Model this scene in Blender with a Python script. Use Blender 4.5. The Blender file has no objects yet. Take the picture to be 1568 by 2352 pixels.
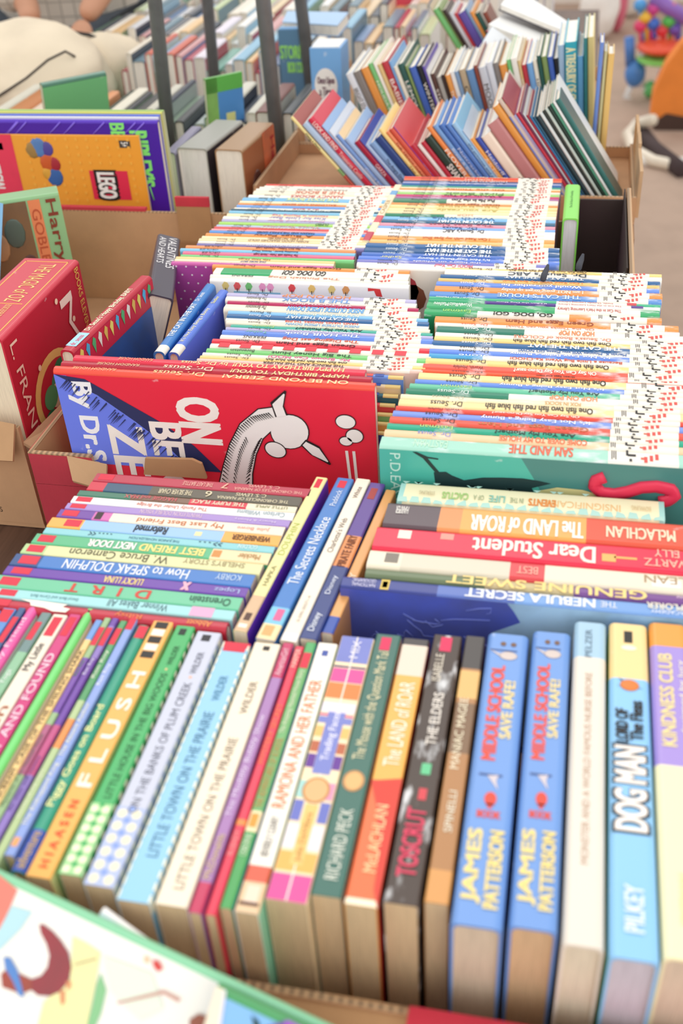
import bpy, math, random
from mathutils import Vector, Matrix
RND = random.Random(7)
S = bpy.context.scene
COL = S.collection

# ------------------------------------------------------------------ camera
FPX, CX, CY, CAMH = 2439.0, 784.0, 1176.0, 0.615
_d1 = Vector((616, 1800, 2439)); _n = Vector((216, -3324, 2439)).normalized()
_up = -_n
_Y = (_d1 - _up * _d1.dot(_up)).normalized()
_X = _up.cross(_Y)
if _X.x < 0: _X = -_X
def ray(px, py):
    v = Vector((px - CX, CY - py, FPX))
    return Vector((v.dot(_X), v.dot(_Y), v.dot(_up)))
def PZ(px, py, z):            # point of the horizontal plane at height z seen at this pixel
    r = ray(px, py); t = (z - CAMH) / r.z
    return Vector((r.x * t, r.y * t, z))
def PY(px, py, Y):            # point of the vertical plane at depth Y
    r = ray(px, py); t = Y / r.y
    return Vector((r.x * t, Y, CAMH + r.z * t))
cam = bpy.data.cameras.new('camera'); camo = bpy.data.objects.new('camera', cam); COL.objects.link(camo)
camo.matrix_world = Matrix(((_X.x, _X.y, -_X.z, 0), (_Y.x, _Y.y, -_Y.z, 0), (_up.x, _up.y, -_up.z, CAMH), (0, 0, 0, 1)))
cam.sensor_fit = 'VERTICAL'; cam.sensor_height = 36.0; cam.sensor_width = 24.0
cam.lens = 36.0 * FPX / 2352.0
cam.clip_start = 0.02; cam.clip_end = 60
cam.dof.use_dof = True; cam.dof.focus_distance = 0.98; cam.dof.aperture_fstop = 5.6
S.camera = camo
# ------------------------------------------------------------------ light
w = bpy.data.worlds.new('world'); S.world = w; w.use_nodes = True
nt = w.node_tree; bg = nt.nodes['Background']
tc = nt.nodes.new('ShaderNodeTexCoord'); gr = nt.nodes.new('ShaderNodeSeparateXYZ')
rp = nt.nodes.new('ShaderNodeValToRGB')
nt.links.new(tc.outputs['Generated'], gr.inputs[0]); nt.links.new(gr.outputs['Z'], rp.inputs[0])
rp.color_ramp.elements[0].position = 0.0; rp.color_ramp.elements[0].color = (0.92, 0.86, 0.80, 1)
rp.color_ramp.elements[1].position = 0.35; rp.color_ramp.elements[1].color = (1.0, 0.99, 0.98, 1)
nt.links.new(rp.outputs[0], bg.inputs['Color']); bg.inputs['Strength'].default_value = 1.2
sun = bpy.data.lights.new('sun', 'SUN'); sun.energy = .85; sun.angle = math.radians(35); sun.color = (1, 0.985, 0.95)
so = bpy.data.objects.new('sun', sun); COL.objects.link(so)
so.rotation_euler = Vector((0.25, -0.85, -1.0)).to_track_quat('-Z', 'Y').to_euler()     # high daylight from behind the tables
ar = bpy.data.lights.new('front_fill', 'AREA'); ar.shape = 'RECTANGLE'; ar.size = 4; ar.size_y = 2.5; ar.energy = 46; ar.color = (1, 0.985, 0.96)  # fill light added on the camera side to brighten upright faces and gaps
ao = bpy.data.objects.new('front_fill', ar); COL.objects.link(ao); ao.location = (1.1, -2.1, 1.7)
ao.rotation_euler = (Vector((-0.1, 0.8, 0.05)) - ao.location).to_track_quat('-Z', 'Y').to_euler()
S.view_settings.view_transform = 'Standard'; S.view_settings.look = 'None'; S.view_settings.gamma = 1
S.view_settings.use_curve_mapping = False
S.view_settings.exposure = -0.2

# ------------------------------------------------------------------ materials
def lin(h):
    h = h.lstrip('#'); c = [int(h[i:i + 2], 16) / 255 for i in (0, 2, 4)]
    return tuple(((v / 12.92) if v <= 0.04045 else ((v + 0.055) / 1.055) ** 2.4) for v in c) + (1,)
MC = {}
def mat(h, kind='cover'):
    """kinds: cover (glossy print), worn (rubbed print), ink (flat lettering), paper (page block), card, cloth, metal, plastic"""
    k = (h, kind)
    if k in MC: return MC[k]
    m = bpy.data.materials.new(kind + '_' + h.strip('#')); m.use_nodes = True; N = m.node_tree; L = N.links
    b = N.nodes['Principled BSDF']; c = lin(h)
    b.inputs['Base Color'].default_value = c
    b.inputs['Roughness'].default_value = {'cover': .32, 'worn': .45, 'ink': .5, 'paper': .9, 'card': .85, 'cloth': .95, 'metal': .38, 'plastic': .3, 'skin': .55, 'wrap': .15}.get(kind, .6)
    co = N.nodes.new('ShaderNodeTexCoord')
    def mixc(fac, c2, src=None):
        mx = N.nodes.new('ShaderNodeMix'); mx.data_type = 'RGBA'
        L.new(fac, mx.inputs['Factor']); mx.inputs['A'].default_value = c
        if src: L.new(src, mx.inputs['A'])
        mx.inputs['B'].default_value = c2; L.new(mx.outputs['Result'], b.inputs['Base Color']); return mx.outputs['Result']
    def ramp(src, a, bb):
        r = N.nodes.new('ShaderNodeMapRange'); r.inputs['From Min'].default_value = a; r.inputs['From Max'].default_value = bb
        L.new(src, r.inputs['Value']); return r.outputs['Result']
    def noise(sc, det=3, vec=(1, 1, 1)):
        mp = N.nodes.new('ShaderNodeMapping'); mp.inputs['Scale'].default_value = vec
        L.new(co.outputs['Object'], mp.inputs['Vector'])
        n = N.nodes.new('ShaderNodeTexNoise'); n.inputs['Scale'].default_value = sc; n.inputs['Detail'].default_value = det
        L.new(mp.outputs[0], n.inputs['Vector']); return n.outputs['Fac']
    if kind == 'cover':
        mixc(ramp(noise(60, 4), .70, .78), tuple(min(1, v * .6 + .4) for v in c[:3]) + (1,))
    elif kind == 'worn':
        mixc(ramp(noise(75, 6, (.45, 1.2, 1)), .535, .66), tuple(min(1, v * .25 + .70) for v in c[:3]) + (1,))
    elif kind == 'paper':
        wv = noise(1, 2, (40, 1400, 40)); s1 = mixc(ramp(wv, .45, .75), tuple(v * .80 for v in c[:3]) + (1,))
        bp = N.nodes.new('ShaderNodeBump'); bp.inputs['Strength'].default_value = .15; bp.inputs['Distance'].default_value = .0005
        L.new(wv, bp.inputs['Height']); L.new(bp.outputs[0], b.inputs['Normal'])
    elif kind == 'card':
        s1 = mixc(ramp(noise(18, 5), .35, .75), tuple(v * .82 for v in c[:3]) + (1,))
        bp = N.nodes.new('ShaderNodeBump'); bp.inputs['Strength'].default_value = .25; bp.inputs['Distance'].default_value = .001
        L.new(noise(1, 2, (260, 260, 6)), bp.inputs['Height']); L.new(bp.outputs[0], b.inputs['Normal'])
    elif kind == 'flutes':
        wv = N.nodes.new('ShaderNodeTexWave'); wv.inputs['Scale'].default_value = 60; L.new(co.outputs['Object'], wv.inputs['Vector'])
        mixc(wv.outputs['Fac'], tuple(v * .45 for v in c[:3]) + (1,))
    elif kind == 'cloth':
        mixc(ramp(noise(9, 6), .45, .8), tuple(v * .84 for v in c[:3]) + (1,))
        bp = N.nodes.new('ShaderNodeBump'); bp.inputs['Strength'].default_value = .5; bp.inputs['Distance'].default_value = .01
        L.new(noise(14, 3), bp.inputs['Height']); L.new(bp.outputs[0], b.inputs['Normal'])
    elif kind == 'metal':
        b.inputs['Metallic'].default_value = .25
        mixc(ramp(noise(40, 3), .5, .9), tuple(v * .7 for v in c[:3]) + (1,))
    elif kind == 'art':       # mottled painted print
        mixc(ramp(noise(16, 6), .42, .66), tuple(min(1, v * .55 + .03) for v in c[:3]) + (1,)); b.inputs['Roughness'].default_value = .35
    elif kind == 'wood':
        mixc(ramp(noise(4, 6, (30, 2, 4)), .35, .7), tuple(v * .5 for v in c[:3]) + (1,)); b.inputs['Roughness'].default_value = .5
    elif kind == 'plaid':
        sx = N.nodes.new('ShaderNodeTexBrick'); sx.inputs['Scale'].default_value = 16; sx.offset = 0
        sx.inputs['Mortar Size'].default_value = .03; sx.inputs['Color1'].default_value = c
        sx.inputs['Color2'].default_value = tuple(v * .88 for v in c[:3]) + (1,); sx.inputs['Mortar'].default_value = tuple(v * .6 for v in c[:3]) + (1,)
        sx.inputs['Brick Width'].default_value = .5; sx.inputs['Row Height'].default_value = .5
        mp = N.nodes.new('ShaderNodeMapping'); mp.inputs['Rotation'].default_value = (math.pi / 2, 0, 0)
        L.new(co.outputs['Object'], mp.inputs['Vector']); L.new(mp.outputs[0], sx.inputs['Vector']); L.new(sx.outputs['Color'], b.inputs['Base Color']); b.inputs['Roughness'].default_value = .95
    else:
        mixc(ramp(noise(30, 3), .55, .95), tuple(v * .85 for v in c[:3]) + (1,))
    MC[k] = m; return m

# ------------------------------------------------------------------ mesh collector
class Printed:
    def __init__(s, mb): s.mb = mb
class MB:
    def __init__(s): s.v = []; s.f = []; s.m = []; s.mats = []; s.sm = []
    def mi(s, m):
        if m not in s.mats: s.mats.append(m)
        return s.mats.index(m)
    def add(s, vs, fs, m, M=None, smooth=False):
        o = len(s.v); i = s.mi(m)
        for v in vs: s.v.append(tuple(M @ Vector(v)) if M else tuple(v))
        for f in fs: s.f.append([o + q for q in f]); s.m.append(i); s.sm.append(smooth)
    def box(s, a, b, m, M=None):
        (x0, y0, z0), (x1, y1, z1) = a, b
        s.add([(x0, y0, z0), (x1, y0, z0), (x1, y1, z0), (x0, y1, z0), (x0, y0, z1), (x1, y0, z1), (x1, y1, z1), (x0, y1, z1)],
              [(0, 3, 2, 1), (4, 5, 6, 7), (0, 1, 5, 4), (1, 2, 6, 5), (2, 3, 7, 6), (3, 0, 4, 7)], m, M)
    def tube(s, pts, r, m, n=12, M=None, caps=True):
        pts = [Vector(p) for p in pts]; rs = r if isinstance(r, (list, tuple)) else [r] * len(pts)
        vs = []; fs = []; prev = None
        for i, p in enumerate(pts):
            t = (pts[min(i + 1, len(pts) - 1)] - pts[max(i - 1, 0)]).normalized()
            if prev is None: a = t.orthogonal().normalized()
            else: a = (prev - t * prev.dot(t)).normalized()
            prev = a; bb = t.cross(a)
            for k in range(n):
                an = 2 * math.pi * k / n; vs.append(p + (a * math.cos(an) + bb * math.sin(an)) * rs[i])
        for i in range(len(pts) - 1):
            for k in range(n): fs.append((i * n + k, i * n + (k + 1) % n, (i + 1) * n + (k + 1) % n, (i + 1) * n + k))
        if caps: fs.append(tuple(range(n - 1, -1, -1))); fs.append(tuple((len(pts) - 1) * n + k for k in range(n)))
        s.add(vs, fs, m, M, True)
    def ball(s, c, r, m, M=None, n=16, k=10):
        r = (r, r, r) if not isinstance(r, (tuple, list)) else r
        vs = [(c[0], c[1], c[2] + r[2])]
        for i in range(1, k):
            ph = math.pi * i / k
            for j in range(n):
                th = 2 * math.pi * j / n; vs.append((c[0] + r[0] * math.sin(ph) * math.cos(th), c[1] + r[1] * math.sin(ph) * math.sin(th), c[2] + r[2] * math.cos(ph)))
        vs.append((c[0], c[1], c[2] - r[2])); fs = [(0, 1 + j, 1 + (j + 1) % n) for j in range(n)]
        for i in range(k - 2):
            for j in range(n): fs.append((1 + i * n + j, 1 + (i + 1) * n + j, 1 + (i + 1) * n + (j + 1) % n, 1 + i * n + (j + 1) % n))
        e = len(vs) - 1; fs += [(e, 1 + (k - 2) * n + (j + 1) % n, 1 + (k - 2) * n + j) for j in range(n)]
        s.add(vs, fs, m, M, True)
    def build(s, name, parent=None):
        if isinstance(parent, Printed):        # print belongs to the cover it is printed on
            t = parent.mb; o = len(t.v); ix = [t.mi(m) for m in s.mats]
            t.v += s.v; t.f += [[o + q for q in f] for f in s.f]; t.m += [ix[i] for i in s.m]; t.sm += s.sm
            return None
        me = bpy.data.meshes.new(name); me.from_pydata(s.v, [], s.f)
        for m in s.mats: me.materials.append(m)
        me.polygons.foreach_set('material_index', s.m); me.polygons.foreach_set('use_smooth', s.sm); me.update()
        o = bpy.data.objects.new(name, me); COL.objects.link(o)
        if parent: o.parent = parent
        return o
def tag(o, label=None, cat=None, group=None, kind=None):
    if label: o['label'] = label
    if cat: o['category'] = cat
    if group: o['group'] = group
    if kind: o['kind'] = kind
    return o
def empty(name, M, label, cat, group=None):
    o = bpy.data.objects.new(name, None); COL.objects.link(o); o.matrix_world = M; o.empty_display_size = .02
    return tag(o, label, cat, group)

# ------------------------------------------------------------------ lettering
TC = {}
def glyphs(st, bold=.02, ext=False):
    k = (st, bold)
    if k in TC: return TC[k]
    cu = bpy.data.curves.new('t', 'FONT'); cu.body = st; cu.resolution_u = 3; cu.offset = bold; cu.size = 1
    ob = bpy.data.objects.new('t', cu); COL.objects.link(ob)
    dg = bpy.context.evaluated_depsgraph_get(); dg.update()
    me = bpy.data.meshes.new_from_object(ob.evaluated_get(dg))
    vs = [v.co.copy() for v in me.vertices]; fs = [tuple(p.vertices) for p in me.polygons]
    bpy.data.objects.remove(ob); bpy.data.curves.remove(cu); bpy.data.meshes.remove(me)
    if not vs: vs = [Vector((0, 0, 0)), Vector((1, 1, 0))]
    x0 = min(v.x for v in vs); x1 = max(v.x for v in vs); y0 = min(v.y for v in vs); y1 = max(v.y for v in vs)
    TC[k] = ([((v.x - x0) / max(x1 - x0, 1e-6), (v.y - y0) / max(y1 - y0, 1e-6), 0) for v in vs], fs, (x1 - x0) / max(y1 - y0, 1e-6)); return TC[k]
def put_text(mb, st, h, M, u0, u1, v0, v1, bold=.02, keep=True):
    """write st in the rectangle u0..u1 (reading axis), v0..v1 (letter height axis) of frame M"""
    vs, fs, asp = glyphs(st, 0.0)
    if keep:                                   # do not stretch more than a little
        W = abs(u1 - u0); Hh = abs(v1 - v0)
        if asp * Hh < W * .42 and '  ' not in st and 'L U S' not in st:
            mid = (u0 + u1) / 2; hw = asp * Hh / .75 / 2; sg = 1 if u1 > u0 else -1; u0, u1 = mid - sg * hw, mid + sg * hw
    hh = abs(v1 - v0); b = bold * hh * .8      # heavier strokes: the same glyphs printed again with tiny offsets
    offs = [(0, 0)] if bold < .012 else [(-b * .6, 0), (b * .6, 0)] if bold < .028 else [(-b, -b * .6), (b, -b * .6), (-b, b * .6), (b, b * .6), (0, 0), (-b * .5, 0), (b * .5, 0)]
    for k, (dx, dy) in enumerate(offs):
        mb.add([(u0 + v[0] * (u1 - u0) + dx, v0 + v[1] * (v1 - v0) + dy, k * .000015) for v in vs], fs, mat(h, 'ink'), M)

def clip_low(q, zlo):
    """drop the printed faces that would run off the lower edge of a board"""
    keep = [k for k, f in enumerate(q.f) if min(q.v[i][2] for i in f) >= zlo]
    q.f = [q.f[k] for k in keep]; q.m = [q.m[k] for k in keep]; q.sm = [q.sm[k] for k in keep]
def on_board(M, px, py, e=-.0005):
    """local coordinates on the near board (y = e) of a book with matrix M"""
    I = M.inverted(); o = I @ Vector((0, 0, CAMH)); d = (I.to_3x3() @ ray(px, py)); t = (e - o.y) / d.y
    p = o + d * t; return Vector((p.x, e, p.z))
def px_art(getM, prims):
    def f(root, L, T, D):
        q = MB(); Mb = getM()
        for k, (pts, c, *kd) in enumerate(prims):
            P3 = [on_board(Mb, x, y, -.0004 - .00006 * k) for x, y in pts]
            P3 = [Vector((min(max(p.x, 0), L), p.y, max(min(p.z, 0), -D))) for p in P3]
            q.add(P3, [tuple(range(len(P3)))], mat(c, kd[0] if kd else 'ink'))
        q.build('cover_picture', root)
    return f
# ------------------------------------------------------------------ the book
INS = 0.0025
def profile(T, D, t, hard):
    r = min(T * .42, .004 if hard else .0012)
    out = [(0, -D), (0, -r)]
    k = 5 if hard else 3
    for i in range(1, k + 1):
        a = math.pi / 2 * i / k; out.append((r - r * math.cos(a), -r + r * math.sin(a)))
    top = [(T - y, z) for (y, z) in reversed(out)]
    return out, top
def book(M, L, T, D, color, kind='picture_book', label='book', cat='book', group=None, hard=True, bands=(), face=None, back=None, text=(), td=-1,
         emblem=False, art=None, paper='#efe3cd', worn=False, simple=False, name=None, sp=True, tags=()):
    """local frame: x along the spine (0..L), y thickness (0..T, y=0 is the near board), z=0 spine, pages down to -D"""
    t = (.0017 if hard else .0005); t = min(t, T * .2)
    ck = 'worn' if worn else 'cover'
    mc = mat(color, ck); mf = mat(face, 'cover') if face else mc; mbk = mat(back, 'cover') if back else mf
    a, b = profile(T, D, t, hard)
    outer = a + b; n = len(outer)
    cy = T / 2
    inner = []
    for (y, z) in outer:
        yi = y + t * (1 if y < cy else -1) if abs(y - cy) > t else y
        zi = z - t if z > -D + 1e-6 else z
        inner.append((min(max(yi, t), T - t), min(zi, -t)))
    st = sorted({0.0, 1.0, *[q for bd in bands for q in bd[:2]]}); st = [q for q in st if 0 <= q <= 1]
    mb = MB(); lens = len(a)
    for i in range(len(st) - 1):
        mid = (st[i] + st[i + 1]) / 2; bc = None
        for bd in bands:
            if bd[0] <= mid <= bd[1]: bc = mat(bd[2], 'worn' if worn and bd[2] not in ('#f5efe2',) else 'cover')
        x0, x1 = st[i] * L, st[i + 1] * L
        vs = [(x0, y, z) for y, z in outer] + [(x1, y, z) for y, z in outer]
        for j in range(n - 1):
            if j == 0: m = mf
            elif j == n - 2: m = mbk
            else: m = bc or mc
            mb.add([vs[j], vs[j + 1], vs[n + j + 1], vs[n + j]], [(0, 3, 2, 1)], m, None, False)
    vi = [(0, y, z) for y, z in inner] + [(L, y, z) for y, z in inner]
    mb.add(vi, [(j, j + 1, n + j + 1, n + j) for j in range(n - 1)], mat('#f4eee2', 'cover'))
    for x in (0, L):       # edges
        vs = [(x, y, z) for y, z in outer] + [(x, y, z) for y, z in inner]
        mb.add(vs, [((j, j + 1, n + j + 1, n + j) if x else (j, n + j, n + j + 1, j + 1)) for j in range(n - 1)], mc)
    for j in (0, n - 1):
        vs = [(0, *outer[j]), (L, *outer[j]), (L, *inner[j]), (0, *inner[j])]; mb.add(vs, [(0, 1, 2, 3)], mf)
    g = (.0025 if hard else .0003); gp = t + .0001
    pa = ((g, gp, -D + g), (L - g, T - gp, -t - .0003)); pm = mat(paper, 'paper')
    nm = name or kind
    if simple:
        mb.box(*pa, pm)
        o = mb.build(nm); o.matrix_world = M; return tag(o, label, cat, group)
    real = empty(nm, M, label, cat, group); root = Printed(mb)
    p = MB(); p.box(*pa, pm); p.build('page_block', real)
    if text or tags:
        q = MB(); Ms = Matrix.Translation((0, 0, .00025))
        for tx in text:
            s, f0, f1 = tx[0], tx[1], tx[2]; col = tx[3] if len(tx) > 3 else '#1c1a18'
            h0 = tx[4] if len(tx) > 4 else .2; h1 = tx[5] if len(tx) > 5 else .8; bo = tx[6] if len(tx) > 6 else .02
            Ms = Matrix.Translation((0, 0, .00025 + .00012 * text.index(tx)))
            if td > 0: put_text(q, s, col, Ms, f0 * L, f1 * L, T * h0, T * h1, bo)
            else: put_text(q, s, col, Ms, f1 * L, f0 * L, T * (1 - h0), T * (1 - h1), bo)
        for (f0, f1, h0, h1, c) in tags:
            q.box((f0 * L, h0 * T, 0), (f1 * L, h1 * T, .0002), mat(c, 'ink'))
        q.build('spine_lettering', root)
    if emblem:
        q = MB(); z = .0003; e0 = RND.uniform(.735, .785)
        def e(x0, x1, y0, y1, c): q.box((x0 * L, y0 * T, .0001), (x1 * L, y1 * T, z), mat(c, 'ink'))
        for k in range(3): e(e0 + .006 * k, e0 + .006 * k + .003, .2 + .1 * (k % 2), .85, '#6a625c')
        e(e0 + .045, e0 + .052, .55, .95, '#26211f'); e(e0 + .05, e0 + .075, .50, .66, '#26211f'); e(e0 + .055, e0 + .063, .12, .3, '#26211f')
        for k in range(3): e(e0 + .100 + .017 * k, e0 + .110 + .017 * k, .10 + .12 * k, .52 + .12 * k, '#dc5046')
        e(e0 + .09, e0 + .10, .3, .45, '#d8684c')
        q.build('spine_emblem', root)
    if art:
        art(root, L, T, D)
    mb.build('cover', real)
    return real

def M_x(x0, y0, z, yaw=0, lean=0):       # spine runs left-right
    return Matrix.Translation((x0, y0, z)) @ Matrix.Rotation(yaw, 4, 'Z') @ Matrix.Rotation(lean, 4, 'X')
def M_y(xr, y0, z, yaw=0, lean=0):       # spine runs away from the camera; xr is the right-hand side
    return Matrix.Translation((xr, y0, z)) @ Matrix.Rotation(math.pi / 2 + yaw, 4, 'Z') @ Matrix.Rotation(lean, 4, 'X')
def frame(o, x, y, z):                   # matrix from origin and axes
    x = x.normalized(); y = (y - x * y.dot(x)).normalized(); zz = x.cross(y)
    return Matrix(((x.x, y.x, zz.x, o.x), (x.y, y.y, zz.y, o.y), (x.z, y.z, zz.z, o.z), (0, 0, 0, 1)))
ORD = ['first', 'second', 'third', 'fourth', 'fifth', 'sixth', 'seventh', 'eighth', 'ninth', 'tenth', 'eleventh', 'twelfth', 'thirteenth', 'fourteenth', 'fifteenth',
       'sixteenth', 'seventeenth', 'eighteenth', 'nineteenth', 'twentieth']
def ordn(i):
    if i < 20: return ORD[i]
    tens = {2: 'twenty', 3: 'thirty', 4: 'forty', 5: 'fifty'}; n = i + 1
    if n % 10 == 0: return {20: 'twentieth', 30: 'thirtieth', 40: 'fortieth', 50: 'fiftieth'}[n]
    return tens[n // 10] + '-' + ORD[n % 10 - 1]
NAMES = [('white', 'f5f0e6'), ('cream', 'f0e0c0'), ('grey', '9aa0a4'), ('black', '2a2624'), ('red', 'd83a44'), ('crimson', 'b22038'), ('orange', 'f09a48'), ('yellow', 'f7d980'),
         ('green', '4fae68'), ('dark green', '2c6450'), ('teal', '3fb09a'), ('mint', 'b6e4d0'), ('light blue', '9ccdee'), ('blue', '6a90d8'), ('dark blue', '2e5a94'), ('navy', '28305e'),
         ('purple', '7a4aa0'), ('lavender', 'b9b4dc'), ('pink', 'e888a8'), ('magenta', 'c43a80'), ('brown', '8a6040'), ('tan', 'd8b080')]
def cname(h):
    h = h.strip('#'); c = [int(h[i:i + 2], 16) for i in (0, 2, 4)]
    return min(NAMES, key=lambda n: sum((int(n[1][i:i + 2], 16) - c[k]) ** 2 for k, i in enumerate((0, 2, 4))))[0]

# ------------------------------------------------------------------ ground and tables
def structure(mb, name): return tag(mb.build(name), kind='structure')
m = MB(); m.box((-9, -3, -.80), (9, 14, -.75), mat('#b39a88', 'cloth')); structure(m, 'floor')
def table(x0, x1, y0, y1, label, top):
    r = empty('folding_table', Matrix.Translation(((x0 + x1) / 2, (y0 + y1) / 2, -.75)), label, 'table', 'folding tables under the book boxes')
    Mi = Matrix.Translation((-(x0 + x1) / 2, -(y0 + y1) / 2, .75))
    a = MB(); a.box((x0, y0, -.031), (x1, y1, -.006), mat(top, 'wood'), Mi); a.build('tabletop', r)
    for x in (x0 + .05, x1 - .05):
        for y in (y0 + .08, y1 - .08):
            l = MB(); l.tube([(x, y, -.75), (x, y, -.031)], .013, mat('#6a6a6c', 'metal'), 10, Mi); l.build('leg', r)
table(-1.1, .30, .10, .985, 'brown wood-topped table carrying the near book boxes', '#6b4f40')
table(-1.25, .078, .99, 1.60, 'brown wood-topped table under the half empty cardboard box and album books', '#6b4f40')
table(-1.25, .042, 1.61, 2.30, 'brown wood-topped table under the cream bag and blurred book rows', '#6b4f40')
table(-1.02, .03, 2.31, 3.1, 'brown wood-topped table, farthest of three, under the distant books', '#6b4f40')

# ------------------------------------------------------------------ cardboard boxes
CARD = '#cda179'
def carton(x0, x1, y0, y1, z0, hs, label, th=.004, outer=CARD, inner=CARD, extra=None):
    """hs: heights of front, back, left, right wall"""
    r = empty('cardboard_box', Matrix.Translation(((x0 + x1) / 2, (y0 + y1) / 2, z0)), label, 'box')
    Mi = Matrix.Translation((-(x0 + x1) / 2, -(y0 + y1) / 2, -z0)); mi = mat(inner, 'card'); mo = mat(outer, 'card'); fl = mat('#c9a47c', 'flutes')
    b = MB(); b.box((x0, y0, z0 - .005), (x1, y1, z0 - .0005), mi, Mi); b.build('bottom_panel', r)
    def wall(nm, a, c, out, hh):
        k = MB(); (ax, ay), (bx, by) = a, c
        zt = z0 + hh
        k.box((ax, ay, z0), (bx, by, zt - .0012), mi, Mi); k.box((ax, ay, zt - .0012), (bx, by, zt), fl, Mi)
        if out == 'front': k.box((ax, ay - .0006, z0), (bx, ay - .00002, zt), mo, Mi)
        if out == 'right': k.box((bx + .00002, ay, z0), (bx + .0006, by, zt), mo, Mi)
        if out == 'left': k.box((ax - .0006, ay, z0), (ax - .00002, by, zt), mo, Mi)
        k.build(nm, r)
    f, bk, l, rt = hs
    if f: wall('wall_panel', (x0, y0), (x1, y0 + th), 'front', f)
    if bk: wall('wall_panel', (x0, y1 - th), (x1, y1), 'back', bk)
    if l: wall('wall_panel', (x0, y0 + th), (x0 + th, y1 - th), 'left', l)
    if rt: wall('wall_panel', (x1 - th, y0 + th), (x1, y1 - th), 'right', rt)
    if extra: extra(r, Mi)
    return r
def slab(mb, pts, nrm, th, m, M=None):
    n = Vector(nrm).normalized() * th; p = [Vector(q) for q in pts]; k = len(p)
    vs = p + [q - n for q in p]
    mb.add(vs, [tuple(range(k)), tuple(range(2 * k - 1, k - 1, -1))] + [(i, k + i, k + (i + 1) % k, (i + 1) % k) for i in range(k)], m, M)
def wavy(x0, x1, n, y, z, amp, seed=1):
    R = random.Random(seed); return [(x0 + (x1 - x0) * i / n, y + R.uniform(-amp, amp), z + R.uniform(-amp, amp)) for i in range(n + 1)]
def box1_extra(r, Mi):
    # torn flap folded outwards along the near rim and a red printed flap
    f = MB(); up = wavy(-.26, .02, 22, .2835, .088, .0008, 3); lo = wavy(.02, -.26, 22, .256, .074, .003, 5)
    slab(f, up + lo, (0, -.45, .9), .003, mat('#c79a6c', 'card'), Mi); f.build('flap', r)
    f = MB(); up = [(-.05, .2835, .0905), (.14, .2835, .0905)]; lo = [(.14, .268, .0965), (-.05, .268, .0965)]
    slab(f, lo[::-1] + up[::-1], (0, -.3, .95), .004, mat('#d8364a', 'card'), Mi); f.build('flap', r)
carton(-.392, .142, .280, .6690, 0, (.088, .07, .03, .10), 'brown cardboard box holding the nearest rows of paperbacks', extra=box1_extra)
def box2_extra(r, Mi):
    f = MB()                                    # torn tab sticking up in front of the red cover
    a = PY(330, 1090, .722); b = PY(333, 1053, .722); c = PY(440, 1056, .722); d = PY(462, 1066, .722); e = PY(474, 1100, .722)
    slab(f, [a, e, d, c, b], (0, -1, 0), .003, mat('#c49a6e', 'card'), Mi); f.build('flap', r)
    f = MB(); f.box((-.463, .7256, .0745), (-.402, .7294, .107), mat(CARD, 'card'), Mi); f.box((-.463, .7249, .0745), (-.402, .72555, .107), mat('#c03a4a', 'card'), Mi); f.box((-.463, .7249, .107), (-.402, .7294, .1082), mat('#c9a47c', 'flutes'), Mi); f.build('wall_panel', r)
    f = MB(); zt = .112
    slab(f, [(-.425, .7245, zt - .004), (-.418, .712, zt - .022), (-.388, .712, zt - .03), (-.388, .7245, zt - .010)], (0, -.4, .9), .003, mat('#c9a27a', 'card'), Mi); f.build('flap', r)
carton(-.463, -.149, .7255, 1.004, 0, (.074, .08, .108, .06), 'cardboard box with red outside holding large picture books', outer='#c03a4a', extra=box2_extra)
carton(-.147, .135, .6705, 1.004, 0, (.06, .08, .06, .06), 'cardboard box holding the right-hand rows of thin picture books')
def box3_extra(r, Mi):
    f = MB(); a = -.50; zt = .125                # printed red rim and slotted tab on the back wall
    f.box((-.70, 1.2665, zt), (-.545, 1.2745, zt + .004), mat('#cf3a48', 'card'), Mi); f.build('rim_strip', r)
    f = MB(); f.box((-.50, 1.262, .07), (-.455, 1.2655, .135), mat('#bd9064', 'card'), Mi); f.box((-.50, 1.2615, .135), (-.455, 1.2665, .147), mat('#cf3a48', 'card'), Mi); f.build('tab', r)
    f = MB(); f.box((-.52, 1.258, .015), (-.44, 1.2618, .088), mat('#a67a52', 'card'), Mi); f.build('tab', r)
    for (x, y) in ((-.59, 1.16), (-.475, 1.15)):
        f = MB(); f.ball((0, 0, 0), (.02, .0045, .0006), mat('#3a2a22', 'ink'), Mi @ Matrix.Translation((x, y, .0005)) @ Matrix.Rotation(.5, 4, 'Z')); f.build('handle_slot', r)
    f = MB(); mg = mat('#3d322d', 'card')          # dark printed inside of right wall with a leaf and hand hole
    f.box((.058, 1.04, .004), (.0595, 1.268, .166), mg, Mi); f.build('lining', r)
    f = MB(); pts = [PY(x, y, 1.255) for x, y in ((1335, 478), (1395, 474), (1390, 492), (1375, 508), (1350, 520), (1333, 518))]
    slab(f, pts[::-1], (0, -1, 0), .0008, mat('#8ed0a0', 'art'), Mi); f.build('leaf_print', r)
    f = MB(); f.ball((0, 0, 0), (.014, .001, .004), mat('#d9b48a', 'ink'), Mi @ Matrix.Translation(PY(1356, 523, 1.254))); f.build('handle_slot', r)
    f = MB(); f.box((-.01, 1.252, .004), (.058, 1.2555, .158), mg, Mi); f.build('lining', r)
carton(-.70, .065, 1.014, 1.270, 0, (.06, .125, .125, .168), 'long brown cardboard box, half empty, holding the middle rows of picture books', extra=box3_extra)
def flapR(r, Mi):
    f = MB(); R = random.Random(4)
    for k in range(5):
        y = 1.35 + k * .05; x = .0785
        f.box((x, y, .10), (x + .004, y + .049, .155 + R.uniform(0, .018)), mat('#cda982', 'card'), Mi)
    f.build('flap', r)
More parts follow.
